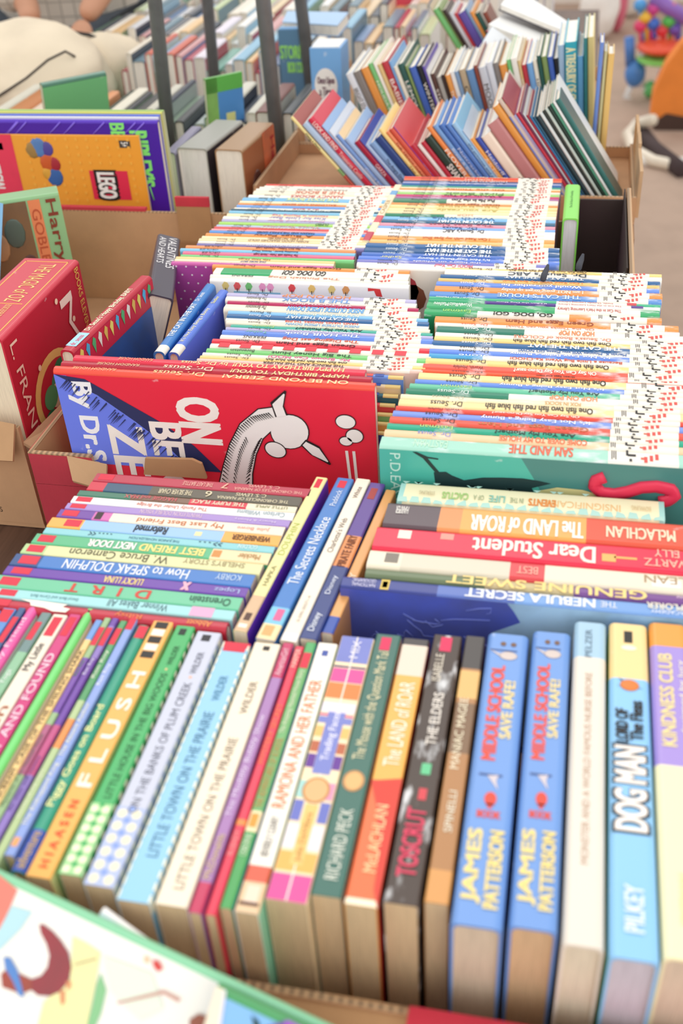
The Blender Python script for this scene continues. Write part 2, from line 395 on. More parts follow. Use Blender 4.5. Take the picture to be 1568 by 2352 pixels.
m = MB(); m.box((-.42, 1.30, -.005), (.078, 1.592, .092), mat('#a67c56', 'card')); tag(m.build('closed_carton'), 'closed brown carton under the front leaning row of picture books', 'box')
m = MB(); m.box((-.42, 1.612, -.005), (.040, 1.99, .092), mat('#a67c56', 'card')); tag(m.build('closed_carton'), 'closed brown carton under the second and third leaning rows', 'box')
carton(-.42, .078, 1.345, 1.594, .098, (.03, .015, .035, .02), 'brown cardboard box holding the front leaning row, torn flaps on its right', extra=flapR)
carton(-.42, .040, 1.597, 2.02, .098, (.015, .02, .035, .02), 'brown cardboard box holding the second and third leaning rows')
def box5_extra(r, Mi):
    f = MB(); up = wavy(-.66, -.489, 10, .757, .118, .0015, 8); slab(f, [(-.66, .735, .085), (-.489, .738, .088)] + up[::-1], (0, -.7, .7), .003, mat('#c89e74', 'card'), Mi); f.build('flap', r)
    f = MB(); slab(f, [(-.487, .76, .095), (-.475, .83, .100), (-.468, .83, .085), (-.472, .76, .085)], (.6, 0, .8), .003, mat('#d0a880', 'card'), Mi); f.build('flap', r)
    f = MB(); put_text(f, 'CUTS', '#3a2a20', Mi @ Matrix.Translation((0, .7573, 0)) @ Matrix.Rotation(math.pi / 2, 4, 'X'), -.545, -.528, .012, .018); f.build('printed_text', r)
carton(-.80, -.487, .758, 1.01, 0, (.112, .02, .1, .05), 'brown cardboard box at the left holding the thick red book', extra=box5_extra)

# ------------------------------------------------------------------ front row: spines running away
LB, TAG = '#6f9ada', '#dc2c44'
# name, far-left px, far-right px, near px (x,y of left corner) or None, colour, opts
zs = .140
FR = [
 ((-22, 1400), (3, 1400), None, '#5d86c8', dict(tags=[(.9, .98, .1, .9, TAG)], text=[('Ryan Road', .3, .8, '#dfe8f8')]), 'blue paperback with a red tag, leftmost in the near row'),
 ((7, 1396), (38, 1398), None, '#5d8fd0', dict(tags=[(.93, .995, .08, .92, TAG)], text=[('Rosenberry', .3, .85, '#dce8f8')]), 'mid blue paperback with a red tag, second from left in the near row'),
 ((43, 1395), (62, 1397), None, '#3c5888', dict(tags=[(.82, .95, .1, .9, TAG)], text=[('History', .4, .75, '#dce8f8')]), 'narrow dark blue paperback left of the bright pink hardcover'),
 ((66, 1384), (92, 1388), None, '#ef5fa6', dict(hard=True, face='#fbf8f4', text=[('Lucky Ghost and my Friend', .25, .92, '#fbd0e4')]), 'bright pink book with a white board on its right side'),
 ((95, 1406), (118, 1408), None, '#8fbf98', dict(bands=[(.8, 1, '#6f8a88')], text=[('Yoga', .62, .74, '#f0f4ec')], tags=[(.86, .95, .3, .9, TAG)]), 'grey-green paperback between the pink book and a cream one'),
 ((122, 1410), (156, 1412), None, '#f3e6d2', dict(tags=[(.89, .985, .2, .8, TAG)], text=[('Raven', .30, .56, '#a85a30', .2, .8), ('My Little', .72, .85, '#3a3030', .2, .8)]), 'cream paperback with brown title and red tag at its far end'),
 ((160, 1410), (190, 1412), None, '#cf2f78', dict(tags=[(.89, .985, .2, .8, TAG)], text=[('BABY LOST AND FOUND', .1, .8, '#f6d8e4', .18, .82, .03)]), 'magenta paperback with large pale capital letters on its spine'),
 ((194, 1396), (216, 1402), None, '#78d878', dict(hard=True, face='#fbfaf6', paper='#fbf6ec'), 'lime green thin hardcover with a white right side'),
 ((219, 1423), (236, 1424), None, '#f3cd86', dict(bands=[(.9, 1, '#6f9ad8')], text=[('CASE OF THE SMILING SHARK', .35, .85, '#4a3424'), ('STORY OF A SCREAM', .05, .33, '#4a3424')]), 'narrow yellow paperback with a blue top end'),
 ((239, 1418), (255, 1419), None, '#9ab884', dict(bands=[(.55, .8, '#7444a4'), (.3, .5, '#b05a80')], tags=[(.86, .95, .1, .9, TAG)], text=[('Ron Roy', .66, .84, '#5f8450'), ('Mysteries of the Haunted House', .04, .6, '#4c6844')]), 'narrow paperback, green with a purple middle, beside the yellow one'),
 ((257, 1419), (273, 1420), None, '#8c72bc', dict(bands=[(.5, .8, '#6c3aa0'), (.3, .5, '#c04a80'), (.96, 1, '#6a3aa0')], tags=[(.86, .95, .1, .9, TAG)], text=[('Ron Roy', .68, .84, '#e8e0f4'), ('the white wolf mystery', .04, .5, '#5a4484')]), 'narrow purple paperback between two greenish ones'),
 ((276, 1425), (294, 1427), None, '#b4c890', dict(bands=[(.62, 1, '#4f9a60'), (.42, .54, '#e89048')], tags=[(.88, .96, .1, .9, TAG)], text=[('Ron Roy', .72, .85, '#f0f0dc'), ('secrets of the night', .04, .45, '#e8ecd0')]), 'narrow green paperback with an orange patch, left of the periwinkle one'),
 ((300, 1414), (321, 1416), (4, 1962), '#8ca2dc', dict(tags=[(.93, 1, .1, .9, TAG), (.03, .06, .2, .8, '#f0a868')], text=[('Ron Roy', .66, .76, '#f0f4fc'), ('The Kidnapped King - The Absent Author', .1, .58, '#f4f2dc')]), 'periwinkle paperback with red tag, left of the dark teal one'),
 ((312, 1434), (344, 1438), (22, 1998), '#2f9a7c', dict(hard=True, bands=[(0, .14, '#3858b4')], face='#2cc0a4', tags=[(.935, .995, .05, .75, TAG)], text=[('Piggy Goes on Board', .22, .62, '#f0f0a8', .2, .8, .03), ('adventure', .01, .13, '#d8b060')]), 'dark teal green book with yellow title and a blue near end'),
 ((352, 1425), (400, 1428), (55, 2010), '#f6b254', dict(face='#f2f0a8', text=[('F L U S H', .30, .76, '#fdf8ea', .15, .75, .06), ('H I A A S E N', .03, .25, '#e85a30', .3, .65, .04)],
   tags=[(.965, .995, .2, .8, '#2a2420'), (.93, .96, .2, .8, '#f8f0e0'), (.895, .925, .2, .8, '#2a2420'), (.86, .89, .2, .8, '#f8f0e0'), (.825, .855, .2, .8, '#2a2420')]), 'yellow-orange paperback with bold white capitals down its spine'),
 ((406, 1436), (449, 1440), (132, 2005), '#3fae60', dict(gingham='#f5eed2', text=[('LITTLE HOUSE IN THE BIG WOODS', .26, .77, '#1f5a30', .28, .62, .01), ('WILDER', .81, .9, '#1f5a30', .3, .58, .01)], tags=[(.955, .985, .35, .7, '#1c2c20'), (.785, .793, .42, .52, '#f6c890')]), 'green paperback with green and cream gingham near end'),
 ((452, 1449), (508, 1453), (192, 2030), '#c9ccdc', dict(gingham2=1, text=[('ON THE BANKS OF PLUM CREEK', .24, .76, '#6a6c7c', .3, .62, .01), ('WILDER', .80, .9, '#6a6c7c', .32, .58, .01)], tags=[(.955, .985, .35, .7, '#2a2a30'), (.78, .788, .42, .52, '#f6b890')]), 'pale lavender-grey paperback with blue and yellow gingham near end'),
 ((510, 1472), (573, 1476), (270, 2065), '#94cbe8', dict(bands=[(.975, 1, TAG)], scallop='#faf4dc', tags=[(.955, .999, .1, .9, TAG)], text=[('LITTLE TOWN ON THE PRAIRIE', .14, .68, '#44779a', .3, .65, .01), ('WILDER', .73, .84, '#4c86a8', .32, .6, .01)]), 'sky blue paperback with a red far end and scalloped cream edge'),
 ((580, 1474), (641, 1476), (360, 2075), '#f8e9cf', dict(tags=[(.965, .985, .35, .6, '#2c2420')], text=[('LITTLE TOWN ON THE PRAIRIE', .05, .58, '#8a7660', .3, .62, .005), ('WILDER', .68, .82, '#8a7660', .32, .6, .005)]), 'wide cream paperback with thin brown capitals'),
 ((645, 1475), (669, 1477), (438, 2095), '#a777b0', dict(bands=[(.84, 1, '#c42c60'), (0, .09, '#c42c58')], face='#b98ad0', text=[('The Muddily Bubbly Show', .3, .68, '#e8d4ee'), ('AmericanGirl', .85, .97, '#f8c8d4'), ('McDonalds', .10, .24, '#d8c08c')]), 'mauve purple paperback with crimson ends'),
 ((672, 1483), (694, 1484), (478, 2100), '#e2304e', dict(bands=[(.28, .30, '#f08a3c')], face='#e2304e', text=[('MYSTERY SECRET', .5, .74, '#f08050'), ('RUSHDY', .18, .26, '#f0a0a0'), ('HARPER', .9, .985, '#f8d0c0')]), 'narrow bright red paperback with an orange line'),
 ((697, 1474), (722, 1476), (506, 2084), '#6fae68', dict(bands=[(0, .24, '#46a052'), (.24, .31, '#fae2b4'), (.93, 1, '#4fa860')], face='#6fa8e8', tags=[(.88, .95, .1, .9, TAG), (.255, .3, .2, .8, '#f0a040')], text=[('The Amazing Haunted House Story', .6, .87, '#e4ecc8'), ('THE ADVENTURES OF SCHOOL', .32, .58, '#c89850'), ('OSBORNE', .16, .23, '#d4e8c4')]), 'green paperback with a red tag and blue right edge'),
 ((727, 1475), (771, 1480), (542, 2092), '#faf4e6', dict(bands=[(0, .14, '#e8c49a'), (.09, .14, '#d85a3c')], face='#8fe0bc', tags=[(.94, .965, .35, .65, '#4458a8'), (.03, .08, .2, .75, '#f6dcc4'), (.02, .03, .1, .9, '#5a3020')], text=[('RAMONA AND HER FATHER', .33, .83, '#e0803c', .2, .82, .02), ('BEVERLY CLEARY', .17, .30, '#5a4c44', .3, .65, .01)]), 'white paperback with orange title and mint green right side'),
 ((781, 1460), (857, 1464), (613, 2063), '#fae2b8', dict(plaid=1, face='#f0d8ac', text=[('Trading Faces', .47, .66, '#f4f0f8', .34, .62, .02), ('Julia DeVillers', .12, .28, '#b07830', .38, .58, .01), ('MIX', .9, .98, '#f0ecf8', .35, .6)]), 'thick plaid paperback in blue, pink and orange with a gold seal'),
 ((863, 1455), (920, 1460), (714, 2053), '#2f6658', dict(face='#f2dfb8', tags=[(.925, .985, .35, .75, '#e0305c')], seal=(.38, '#e8b878'), text=[('The Mouse with the Question Mark Tail', .46, .92, '#f0e4b8', .25, .75, .01), ('RICHARD PECK', .05, .28, '#e4e8d8', .25, .7, .02)]), 'dark green paperback with a pink tag and a gold medallion'),
 ((928, 1465), (988, 1470), (787, 2074), '#f4b04c', dict(bands=[(.83, .97, '#e8d4c0'), (.97, 1, '#3a3030'), (0, .40, '#ec6c34'), (0, .02, '#fff0d0'), (.4, .405, '#d84430')], face='#d84438', swoosh='#dc4434', text=[('The LAND of ROAR', .46, .80, '#fff6e0', .2, .75, .02), ('McLACHLAN', .10, .32, '#f6d8a0', .25, .65, .02)]), 'orange paperback with white title and a red swoosh, near row'),
 ((1000, 1457), (1064, 1462), (875, 2070), '#4a3c34', dict(worn=1, tags=[(.925, .99, .32, .72, '#e0305c'), (.42, .46, .3, .6, '#6ac890'), (.33, .37, .3, .55, '#d84850')], text=[('THE ELDERS', .53, .74, '#f2e8dc', .28, .62, .03), ('ISABELLE', .79, .91, '#e8dcc8', .5, .8), ('TOSCRUT', .08, .30, '#e04060', .22, .78, .04)]), 'worn black-brown paperback with pink lettering at the near end'),
 ((1072, 1460), (1117, 1462), (970, 2070), '#b07a44', dict(bands=[(.85, 1, '#3a322e'), (.72, .84, '#e4b468'), (.5, .7, '#7c5a38'), (0, .1, '#d89850')], text=[('MANIAC MAGEE', .44, .72, '#f6e8c8', .4, .8, .02), ('SPINELLI', .22, .36, '#f4ecd4', .3, .65, .02)]), 'brown and tan paperback left of the two matching blue hardcovers'),
]
def gingham(c, n0=0.0, n1=.24, base='#3fae60', alt=None):
    def f(root, L, T, D):
        q = MB(); z = .0002; k = 4; cell = T / 2; nx = int((n1 - n0) * L / cell)
        q.box((n0 * L, 0.0002, 0), (n1 * L, T - .0002, z * .5), mat(alt or '#a8dc98', 'ink'))
        for i in range(nx):
            for j in range(2):
                cxx = n0 * L + (i + .5) * cell; cyy = (j + .5) * cell; r = cell * .33
                vs = [(cxx + r * math.cos(a * math.pi / 6) * 1.1, cyy + r * math.sin(a * math.pi / 6), z) for a in range(12)]
                q.add(vs, [tuple(range(12))], mat(c, 'ink'))
            q.box((n0 * L + (i + 1) * cell - cell * .2, T * .5 - cell * .2, z * .5), (n0 * L + (i + 1) * cell + cell * .2, T * .5 + cell * .2, z), mat(base, 'ink'))
        q.build('gingham_print', root)
        q = MB()
        for i in range(22): q.box((i * L / 22, -.0002, -.008), (i * L / 22 + L / 44, 0, -.0012), mat('#f5eed2', 'ink'))
        q.build('edge_print', root)
    return f
def scallop(c):
    def f(root, L, T, D):
        q = MB()
        for i in range(26):
            x = (i + .5) * L / 26; r = L / 52
            q.add([(x + r * math.cos(a * math.pi / 5), T - .0003 - .0011 * math.sin(a * math.pi / 5) * (a < 6), .0002) for a in range(6)], [tuple(range(5, -1, -1))], mat(c, 'ink'))
            q.box((x - r, -.0002, -.009), (x, 0, -.001), mat(c, 'ink')); q.box((x - r * .9, .0, 0), (x + r * .3, .0012, .0002), mat(c, 'ink'))
        q.build('scalloped_print', root)
    return f
def disc(q, x, y, r, z, c, n=24, rx=None):
    rx = rx or r; q.add([(x + rx * math.cos(2 * math.pi * a / n), y + r * math.sin(2 * math.pi * a / n), z) for a in range(n)], [tuple(range(n))], mat(c, 'ink'))
def plaid(root, L, T, D):
    q = MB()
    def r(f0, f1, h0, h1, c, z=.0002): q.box((f0 * L, h0 * T, 0), (f1 * L, h1 * T, z), mat(c, 'ink'))
    r(.88, 1, .03, .97, '#8088cc'); r(.79, .85, .03, .97, '#e4569c'); r(.72, .785, .03, .97, '#f08848'); r(.66, .70, .03, .97, '#e8e0ec'); r(.615, .64, .03, .97, '#8088cc')
    r(.56, .60, .03, .25, '#f6c070'); r(.56, .60, .75, .97, '#f6c070'); r(.50, .54, .03, .25, '#c06a48'); r(.50, .54, .75, .97, '#c06a48')
    r(.44, .49, .03, .25, '#6a3a98'); r(.44, .49, .75, .97, '#6a3a98'); r(.855, .862, .03, .97, '#4a2c6c'); r(.645, .652, .03, .97, '#d84c90')
    r(.25, .32, .03, .28, '#7078c4'); r(.25, .32, .72, .97, '#7078c4'); r(.16, .24, .03, .97, '#ece4e8'); r(.09, .15, .03, .97, '#f6b860')
    r(.0, .08, .02, .98, '#e4569c'); r(.33, .39, .03, .3, '#e89ab8'); r(.33, .39, .7, .97, '#a8d8d0')
    r(0, 1, .48, .52, '#faf0e0', .00022); r(.42, .66, .26, .74, '#8088cc', .00024); r(.11, .31, .34, .66, '#f6c878', .00024)
    disc(q, .36 * L, .5 * T, T * .36, .0003, '#c88a48', rx=T * .42); disc(q, .36 * L, .5 * T, T * .3, .00033, '#e8b880', rx=T * .36)
    q.build('plaid_print', root)
def swoosh(c):
    def f(root, L, T, D):
        q = MB(); q.add([(0, 0, .0002), (.42 * L, 0, .0002), (.40 * L, T, .0002), (.30 * L, T * .6, .0002), (.15 * L, T * .25, .0002), (.05 * L, T * .2, .0002)], [(0, 1, 2, 3, 4, 5)], mat(c, 'ink'))
        q.build('swoosh_print', root)
    return f
def seal(fr, c):
    def f(root, L, T, D):
        q = MB(); disc(q, fr * L, .5 * T, T * .38, .0002, '#c89058', rx=T * .46); disc(q, fr * L, .5 * T, T * .3, .00025, c, rx=T * .38)
        q.build('seal', root)
    return f
def frontrow(items, z, grp, Ln=.194, nearY=.303):
    n = len(items); XL = []; XR = []
    for (fl, fr, nr, c, o, lab) in items:
        a = PZ(*fl, z).x; b = PZ(*fr, z).x
        if nr: a2 = PZ(*nr, z).x; d = (a2 - a) * .5; a += d; b += d
        XL.append(a); XR.append(b)
    for i, (fl, fr, nr, c, o, lab) in enumerate(items):
        if i < n - 1 and XR[i] > XL[i + 1] - .0004: m = (XR[i] + XL[i + 1]) / 2; XR[i] = m - .0002; XL[i + 1] = m + .0002
    for i, (fl, fr, nr, c, o, lab) in enumerate(items):
        o = dict(o); yf = PZ(*fl, z).y; yn = PZ(*nr, z).y if nr else yf - Ln
        T = XR[i] - XL[i]; art = None
        if 'gingham' in o: art = gingham(o.pop('gingham'))
        if 'gingham2' in o: o.pop('gingham2'); art = gingham('#f8eecc', 0, .26, '#8ca4e0', '#b8c4e8')
        if 'scallop' in o: art = scallop(o.pop('scallop'))
        if 'plaid' in o: o.pop('plaid'); art = plaid
        if 'swoosh' in o: art = swoosh(o.pop('swoosh'))
        if 'seal' in o: art = seal(*o.pop('seal'))
        hd = o.pop('hard', False)
        book(M_y(XR[i], yn, z, 0), yf - yn, T, z - .0005, c, kind='hardcover_book' if hd else 'paperback_book', label=lab, group=grp, hard=hd, td=1, art=art, paper=o.pop('paper', '#d9bd95'), **o)
frontrow(FR, .140, 'books in the nearest row, spines up')
# hardcovers at the right end of the near row
def whale(root, L, T, D):
    q = MB()
    q.ball((.905 * L, .45 * T, .0003), (.018 * L, .22 * T, .0004), mat('#d8c8c0', 'ink'), n=14, k=6)
    q.add([(.895 * L, .6 * T, .0003), (.925 * L, .9 * T, .0003), (.91 * L, .62 * T, .0003)], [(0, 2, 1)], mat('#d8c8c0', 'ink'))
    q.add([(.445 * L, .62 * T, .0003), (.40 * L, .36 * T, .0003), (.43 * L, .42 * T, .0003), (.45 * L, .38 * T, .0003)], [(0, 1, 2, 3)], mat('#d8ccd0', 'ink'))
    q.box((.445 * L, .3 * T, 0), (.452 * L, .8 * T, .0002), mat('#44588c', 'ink')); q.box((.925 * L, .25 * T, 0), (.93 * L, .9 * T, .0002), mat('#44588c', 'ink'))
    disc(q, .37 * L, .5 * T, .13 * T, .0003, '#e8503c', rx=.022 * L); q.add([(.355 * L, .6 * T, .0003), (.355 * L, .4 * T, .0003), (.335 * L, .5 * T, .0003)], [(0, 1, 2)], mat('#e8503c', 'ink'))
    disc(q, .955 * L, .35 * T, .07 * T, .0003, '#7a5a48', rx=.009 * L); disc(q, .955 * L, .6 * T, .07 * T, .0003, '#7a5a48', rx=.009 * L)
    Mv = Matrix.Translation((0, 0, .0003)) @ Matrix.Translation((.335 * L, .5 * T, 0)) @ Matrix.Rotation(-math.pi / 2, 4, 'Z')
    put_text(q, 'BOOK', '#e8503c', Mv, -.24 * T, .24 * T, -.026 * L, -.004 * L, .06)
    q.build('spine_print', root)
PAT = [('MIDDLE SCHOOL', .50, .86, '#f0583c', .22, .50, .07), ('SAVE RAFE!', .58, .80, '#f8e098', .52, .76, .06) , ('JAMES', .06, .27, '#fae28c', .52, .88, .07), ('PATTERSON', .05, .27, '#fae28c', .12, .42, .07)]
PAT = [(a, b, c, d, 1 - f if a in ('MIDDLE SCHOOL', 'SAVE RAFE!') and False else e, f, g) for a, b, c, d, e, f, g in PAT]
PAT = [('MIDDLE SCHOOL', .50, .86, '#f0583c', .50, .80, .07), ('SAVE RAFE!', .58, .80, '#f8e098', .22, .46, .06), ('JAMES', .06, .27, '#fae28c', .50, .86, .07), ('PATTERSON', .05, .27, '#fae28c', .14, .42, .07)]
def bX(a, z): return PZ(*a, z).x
def hc(fl, frr, nl, nrr, z, c, lab, Dd=None, **o):
    xl = (bX(fl, z) + bX(nl, z)) / 2; xr = (bX(frr, z) + bX(nrr, z)) / 2
    yn = PZ(*nl, z).y; yf = PZ(*fl, z).y
    return book(M_y(xr, yn, z), yf - yn, xr - xl, z - .0005, c, kind='hardcover_book', label=lab, hard=True, td=1, **o)
g = 'books in the nearest row, spines up'
hc((1124, 1453), (1219, 1456), (1030, 2118), (1149, 2135), .142, LB, 'left of the two matching blue hardcovers with yellow author letters', group=g, text=PAT, art=whale, back='#4438b8', paper='#d6c4ac')
hc((1230, 1449), (1315, 1452), (1160, 2124), (1276, 2140), .142, LB, 'right of the two matching blue hardcovers, beside the clear-wrapped book', group=g, text=PAT, art=whale, back='#4438b8', paper='#d6b48c')
def jacket(root, L, T, D):
    q = MB(); q.box((.0, .18 * T, 0), (.55 * L, .26 * T, .0004), mat('#fffaf0', 'ink')); q.box((.9 * L, .1 * T, 0), (.99 * L, .25 * T, .0004), mat('#f4fbff', 'ink')); q.build('wrap_highlight', root)
hc((1325, 1427), (1396, 1430), (1283, 2165), (1384, 2180), .143, '#e8dfd0', 'clear-wrapped grey-cream hardcover with a pale blue far end', group=g, bands=[(.86, 1, '#a9cbe0')], text=[('MONSTER AND A WORLD FAMOUS NURSE BEFORE', .2, .8, '#c8a488', .42, .62, 0), ('PELZER', .86, .97, '#6a8090', .45, .65, 0)], paper='#e0d4bc', face='#e4ded4')
def dogart(root, L, T, D):
    q = MB()
    q.ball((.765 * L, .5 * T, .0004), (.02 * L, .24 * T, .0006), mat('#e8823c', 'ink'), n=14, k=6)
    for dx, dy in ((.76, .85), (.755, .15), (.79, .78)): q.add([(.765 * L, .4 * T, .0002), (.765 * L, .6 * T, .0002), (dx * L, dy * T, .0002)], [(0, 1, 2)], mat('#3a3040', 'ink'))
    q.box((.925 * L, .4 * T, 0), (.97 * L, .62 * T, .0002), mat('#2a241e', 'ink')); disc(q, .905 * L, .5 * T, .2 * T, .0002, '#fdf2d8', rx=.01 * L)
    q.build('spine_print', root)
hc((1405, 1430), (1493, 1433), (1390, 2194), (1507, 2205), .143, '#8fc8f4', 'light blue hardcover with yellow far end and big black-edged letters', group=g, bands=[(.79, 1, '#fad996')],
   text=[('DOG MAN', .31, .56, '#201c1c', .12, .92, .09), ('DOG MAN', .313, .557, '#fff6ee', .17, .87, .045), ('LORD OF', .57, .68, '#201c1c', .55, .85, .06), ('The Fleas', .58, .71, '#201c1c', .2, .5, .06), ('PILKEY', .06, .17, '#e8f4ff', .3, .68, .05)], art=dogart, back='#5ac05c', face='#7fb8f0', paper='#c8c2cc')
hc((1500, 1430), (1585, 1432), (1508, 2196), (1625, 2210), .143, '#faf0c0', 'pale yellow hardcover with purple ribbon title and orange far end, rightmost', group=g, bands=[(.91, 1, '#f0a040'), (.50, .91, '#a890d8')],
   text=[('KINDNESS CLUB', .56, .88, '#f4e09c', .45, .8, .05), ('designed by lucy', .6, .86, '#fdf4dc', .12, .32, .02), ('FREEMAN', .08, .2, '#f4e8a8', .3, .6)], face='#b898e0', back='#90c890', paper='#d8c4ac')
# a few books hidden deep between them stay out; small red-brown paperback sliver before the wrapped book

# ------------------------------------------------------------------ middle left: spines left-right
def rowX(items, z, last, grp, labf, defL, hard=True, worn=False, td=-1, emblem=False, jz=.0, paper='#efe3cd', yclamp=None, kind=None, rowname='row', cnt_from='front'):
    n = len(items); ys = []
    sh = .004 if grp.startswith('paperbacks in the left') else 0
    for it in items: ys.append(PZ(it[0], it[1], z).y)
    ys.append(PZ(*last, z).y)
    for i, it in enumerate(items):
        xl, yl, xr, c = it[:4]; o = dict(it[4]) if len(it) > 4 and it[4] else {}
        x0 = PZ(xl, yl, z).x; x1 = PZ(xr, yl, z).x if xr else x0 + defL
        if xr:
            x1 = PY_x(xr, ys[i], z) - sh
        T = ys[i] - ys[i + 1] - .0003; zz = z - jz * RND.random()
        lab = o.pop('label', None)
        if not lab:
            pc = cname(items[i - 1][3]) if i else 'back'; k = n - 1 - i
            nb = []
            if i < n - 1: nb.append(cname(items[i + 1][3]))
            lab = labf(c, k, i, n, o)
        hd = o.pop('hard', hard); yn = ys[i + 1]
        if 'T' in o: yn = ys[i] - o['T']; T = o.pop('T') - .0003
        book(M_x(x0, yn, zz), x1 - x0, T, zz - .0008, c, kind=kind or ('picture_book' if hd else 'paperback_book'), label=lab, group=grp, hard=hd, td=td, worn=o.pop('worn', worn), emblem=o.pop('emblem', emblem), paper=paper, **o)
def PY_x(px, Y, z):      # x of the point (., Y, z) whose image column is px
    lo, hi = -3.0, 3.0
    for _ in range(40):
        mid = (lo + hi) / 2; v = Vector((mid, Y, z - CAMH))
        c = Vector((v.x * _X.x + v.y * _Y.x + v.z * _up.x, 0, v.x * _X.z + v.y * _Y.z + v.z * _up.z))
        if CX + FPX * c.x / c.z < px: lo = mid
        else: hi = mid
    return (lo + hi) / 2
W_ = '#f5efe2'
rt = lambda a=.02, b=.09, c=TAG: [(a, b, .2, .85, c)]
def torn(root, L, T, D):
    q = MB(); pts = [(.14, 1.0), (.19, .75), (.2, .45), (.26, .35), (.3, .1), (.355, .12), (.365, .5), (.33, .62), (.345, .9), (.28, .95), (.22, 1.0)]
    q.add([(a * L, b * T, .0004) for a, b in pts], [tuple(range(len(pts)))], mat('#f8f0e0', 'cover')); q.build('torn_patch', root)
ML = [
 (225, 1085, 727, '#b83048', dict(tags=rt(), text=[('THE CHRONICLES OF NARNIA', .66, .97, '#f0b8a8', .5, .8), ('C. S. LEWIS', .72, .86, '#f0b8a8', .1, .42), ('THE LAST BATTLE', .42, .56, '#f0b8a8', .3, .75), ('7', .6, .63, '#f0c8a8', .2, .8)], label='dark red paperback, furthest back in the left middle row')),
 (212, 1104, 705, '#5a5444', dict(bands=[(.08, .3, '#2c5470'), (.0, .08, '#d03044')], text=[('THE CHRONICLES OF NARNIA', .62, .95, '#e8dcb8', .55, .85), ('C. S. LEWIS', .7, .84, '#e8dcb8', .1, .45), ('THE SILVER CHAIR', .34, .5, '#e8dcb8', .3, .8), ('6', .56, .59, '#e8dcb8', .2, .8)], label='dark olive and navy paperback behind the puppy one in the left middle row')),
 (185, 1124, 695, '#f0e4c8', dict(bands=[(.0, .25, '#3c7860'), (.25, .52, '#7c5c48'), (.52, .78, '#d83048')], text=[('THE PUPPY PLACE', .53, .77, '#f4e4c8', .2, .8, .03), ('HAGGIE and MAX', .22, .46, '#e06a70'), ('LITTLE APPLE', .82, .96, '#7a8850', .3, .7)], label='narrow paperback striped green, red and cream in the left middle row')),
 (172, 1137, 690, '#f2f2ee', dict(tags=rt(), text=[('The Family Under the Bridge', .3, .62, '#d87860'), ('Carlson Williams', .75, .96, '#9ab0b8')], label='white paperback with faint orange title in the left middle row')),
 (158, 1153, 680, '#a88ccc', dict(tags=rt(), text=[('TWINTUITION DOUBLE VISION', .34, .62, '#e4c8d8'), ('Mowry & Mowry', .76, .94, '#e0d0ec', .3, .7)], label='lavender paperback with pale pink title in the left middle row')),
 (142, 1167, 668, '#f7e9d2', dict(bands=[(0, .16, '#7040a0'), (.16, .24, '#d46cb0')], tags=rt() + [(.17, .2, .1, .9, '#3a2a2a')], text=[('My Last Best Friend', .36, .74, '#c87038', .2, .85), ('Julie Bowe', .8, .94, '#e8a090', .3, .75)], label='cream paperback with purple left end and brown handwriting')),
 (122, 1186, 660, '#9cc4ec', dict(bands=[(0, .15, '#f4b050'), (.76, 1, '#f4b050')], tags=rt(.07, .14) + [(.64, .67, .3, .7, '#f0e4b0')], text=[('Reformed', .38, .52, '#22262c', .15, .85, .03), ('WEINBERGER', .8, .96, '#6a4020', .25, .75, .03)], label='light blue paperback with orange blocks at both ends')),
 (108, 1209, 645, '#8fcfd4', dict(text=[('THE JUNIOR NOVELIZATION', .38, .6, '#3c7c90', .3, .75), ('- - - - <<', .2, .3, '#2c4c68'), ('>> - - -', .68, .78, '#2c4c68'), ('GOLDEN', .85, .93, '#e0f4f4')], label='pale teal paperback with thin dark ornament in the left middle row')),
 (87, 1223, 637, '#5cb884', dict(bands=[(.76, 1, '#f6dcae')], tags=rt(.02, .09) + [(.765, .8, .2, .8, '#d89450')], text=[('BEST FRIEND', .46, .73, '#f8e48c', .2, .85, .05), ('NEXT DOOR', .24, .44, '#f6f0ec', .2, .85, .05), ('Mackler', .87, .96, '#b08848', .3, .75)], label='green paperback with bold mixed-colour capitals and a cream right end')),
 (62, 1246, 618, '#e2dfa8', dict(bands=[(0, .1, '#b8d494')], tags=rt(), text=[('W. Bruce Cameron', .2, .62, '#5a5438', .15, .85, .0), ("SHELBY'S STORY", .68, .93, '#a8946c', .15, .6, 0)], label='pale olive paperback with wide dark serif author letters')),
 (40, 1269, 600, '#3f7ac4', dict(bands=[(0, .12, '#2c5088')], tags=rt(.03, .11), text=[('How to SPEAK DOLPHIN', .22, .74, '#f4f6fa', .15, .88, .02), ('KORBY', .85, .95, '#c4d8f0', .2, .65)], label='blue paperback with large white hand-drawn title letters')),
 (20, 1297, 585, '#6a3aa4', dict(tags=rt(.03, .11), text=[('LUCKY LUNA', .42, .58, '#f4d888', .2, .85, .03), ('Lopez', .87, .97, '#b8c8ec', .2, .75), ('x', .74, .77, '#f4b8c8', .1, .9, .08)], label='deep purple paperback with yellow title, near the front of its row')),
 (0, 1318, 572, '#6ec49a', dict(tags=rt(.02, .1), text=[('D  I  R  T', .3, .64, '#d84a3c', .2, .85, .05), ('Orenstein', .8, .96, '#2c5444', .25, .8, .02)], label='mint green paperback with wide red capitals on its spine')),
 (-20, 1346, 555, '#a4dcdc', dict(tags=rt(.05, .12) + [(.83, .92, .02, .98, '#e8b0d0')], text=[('Winner Bakes All', .5, .74, '#4c6c74', .15, .85, .0), ('Sheryl Berk and Carrie Berk', .18, .38, '#5c8c94', .3, .7, 0)], label='pale aqua paperback with a pink patch near its right end')),
 (-28, 1368, 540, '#c02c40', dict(hard=True, tags=rt(.05, .11), text=[('Abbott', .84, .94, '#f09a50', .3, .85, .02), ('Ribsy', .55, .66, '#e88048', .2, .8)], face='#b42438', art=torn, label='crimson hardcover with torn white patch, front of the left middle row')),
]
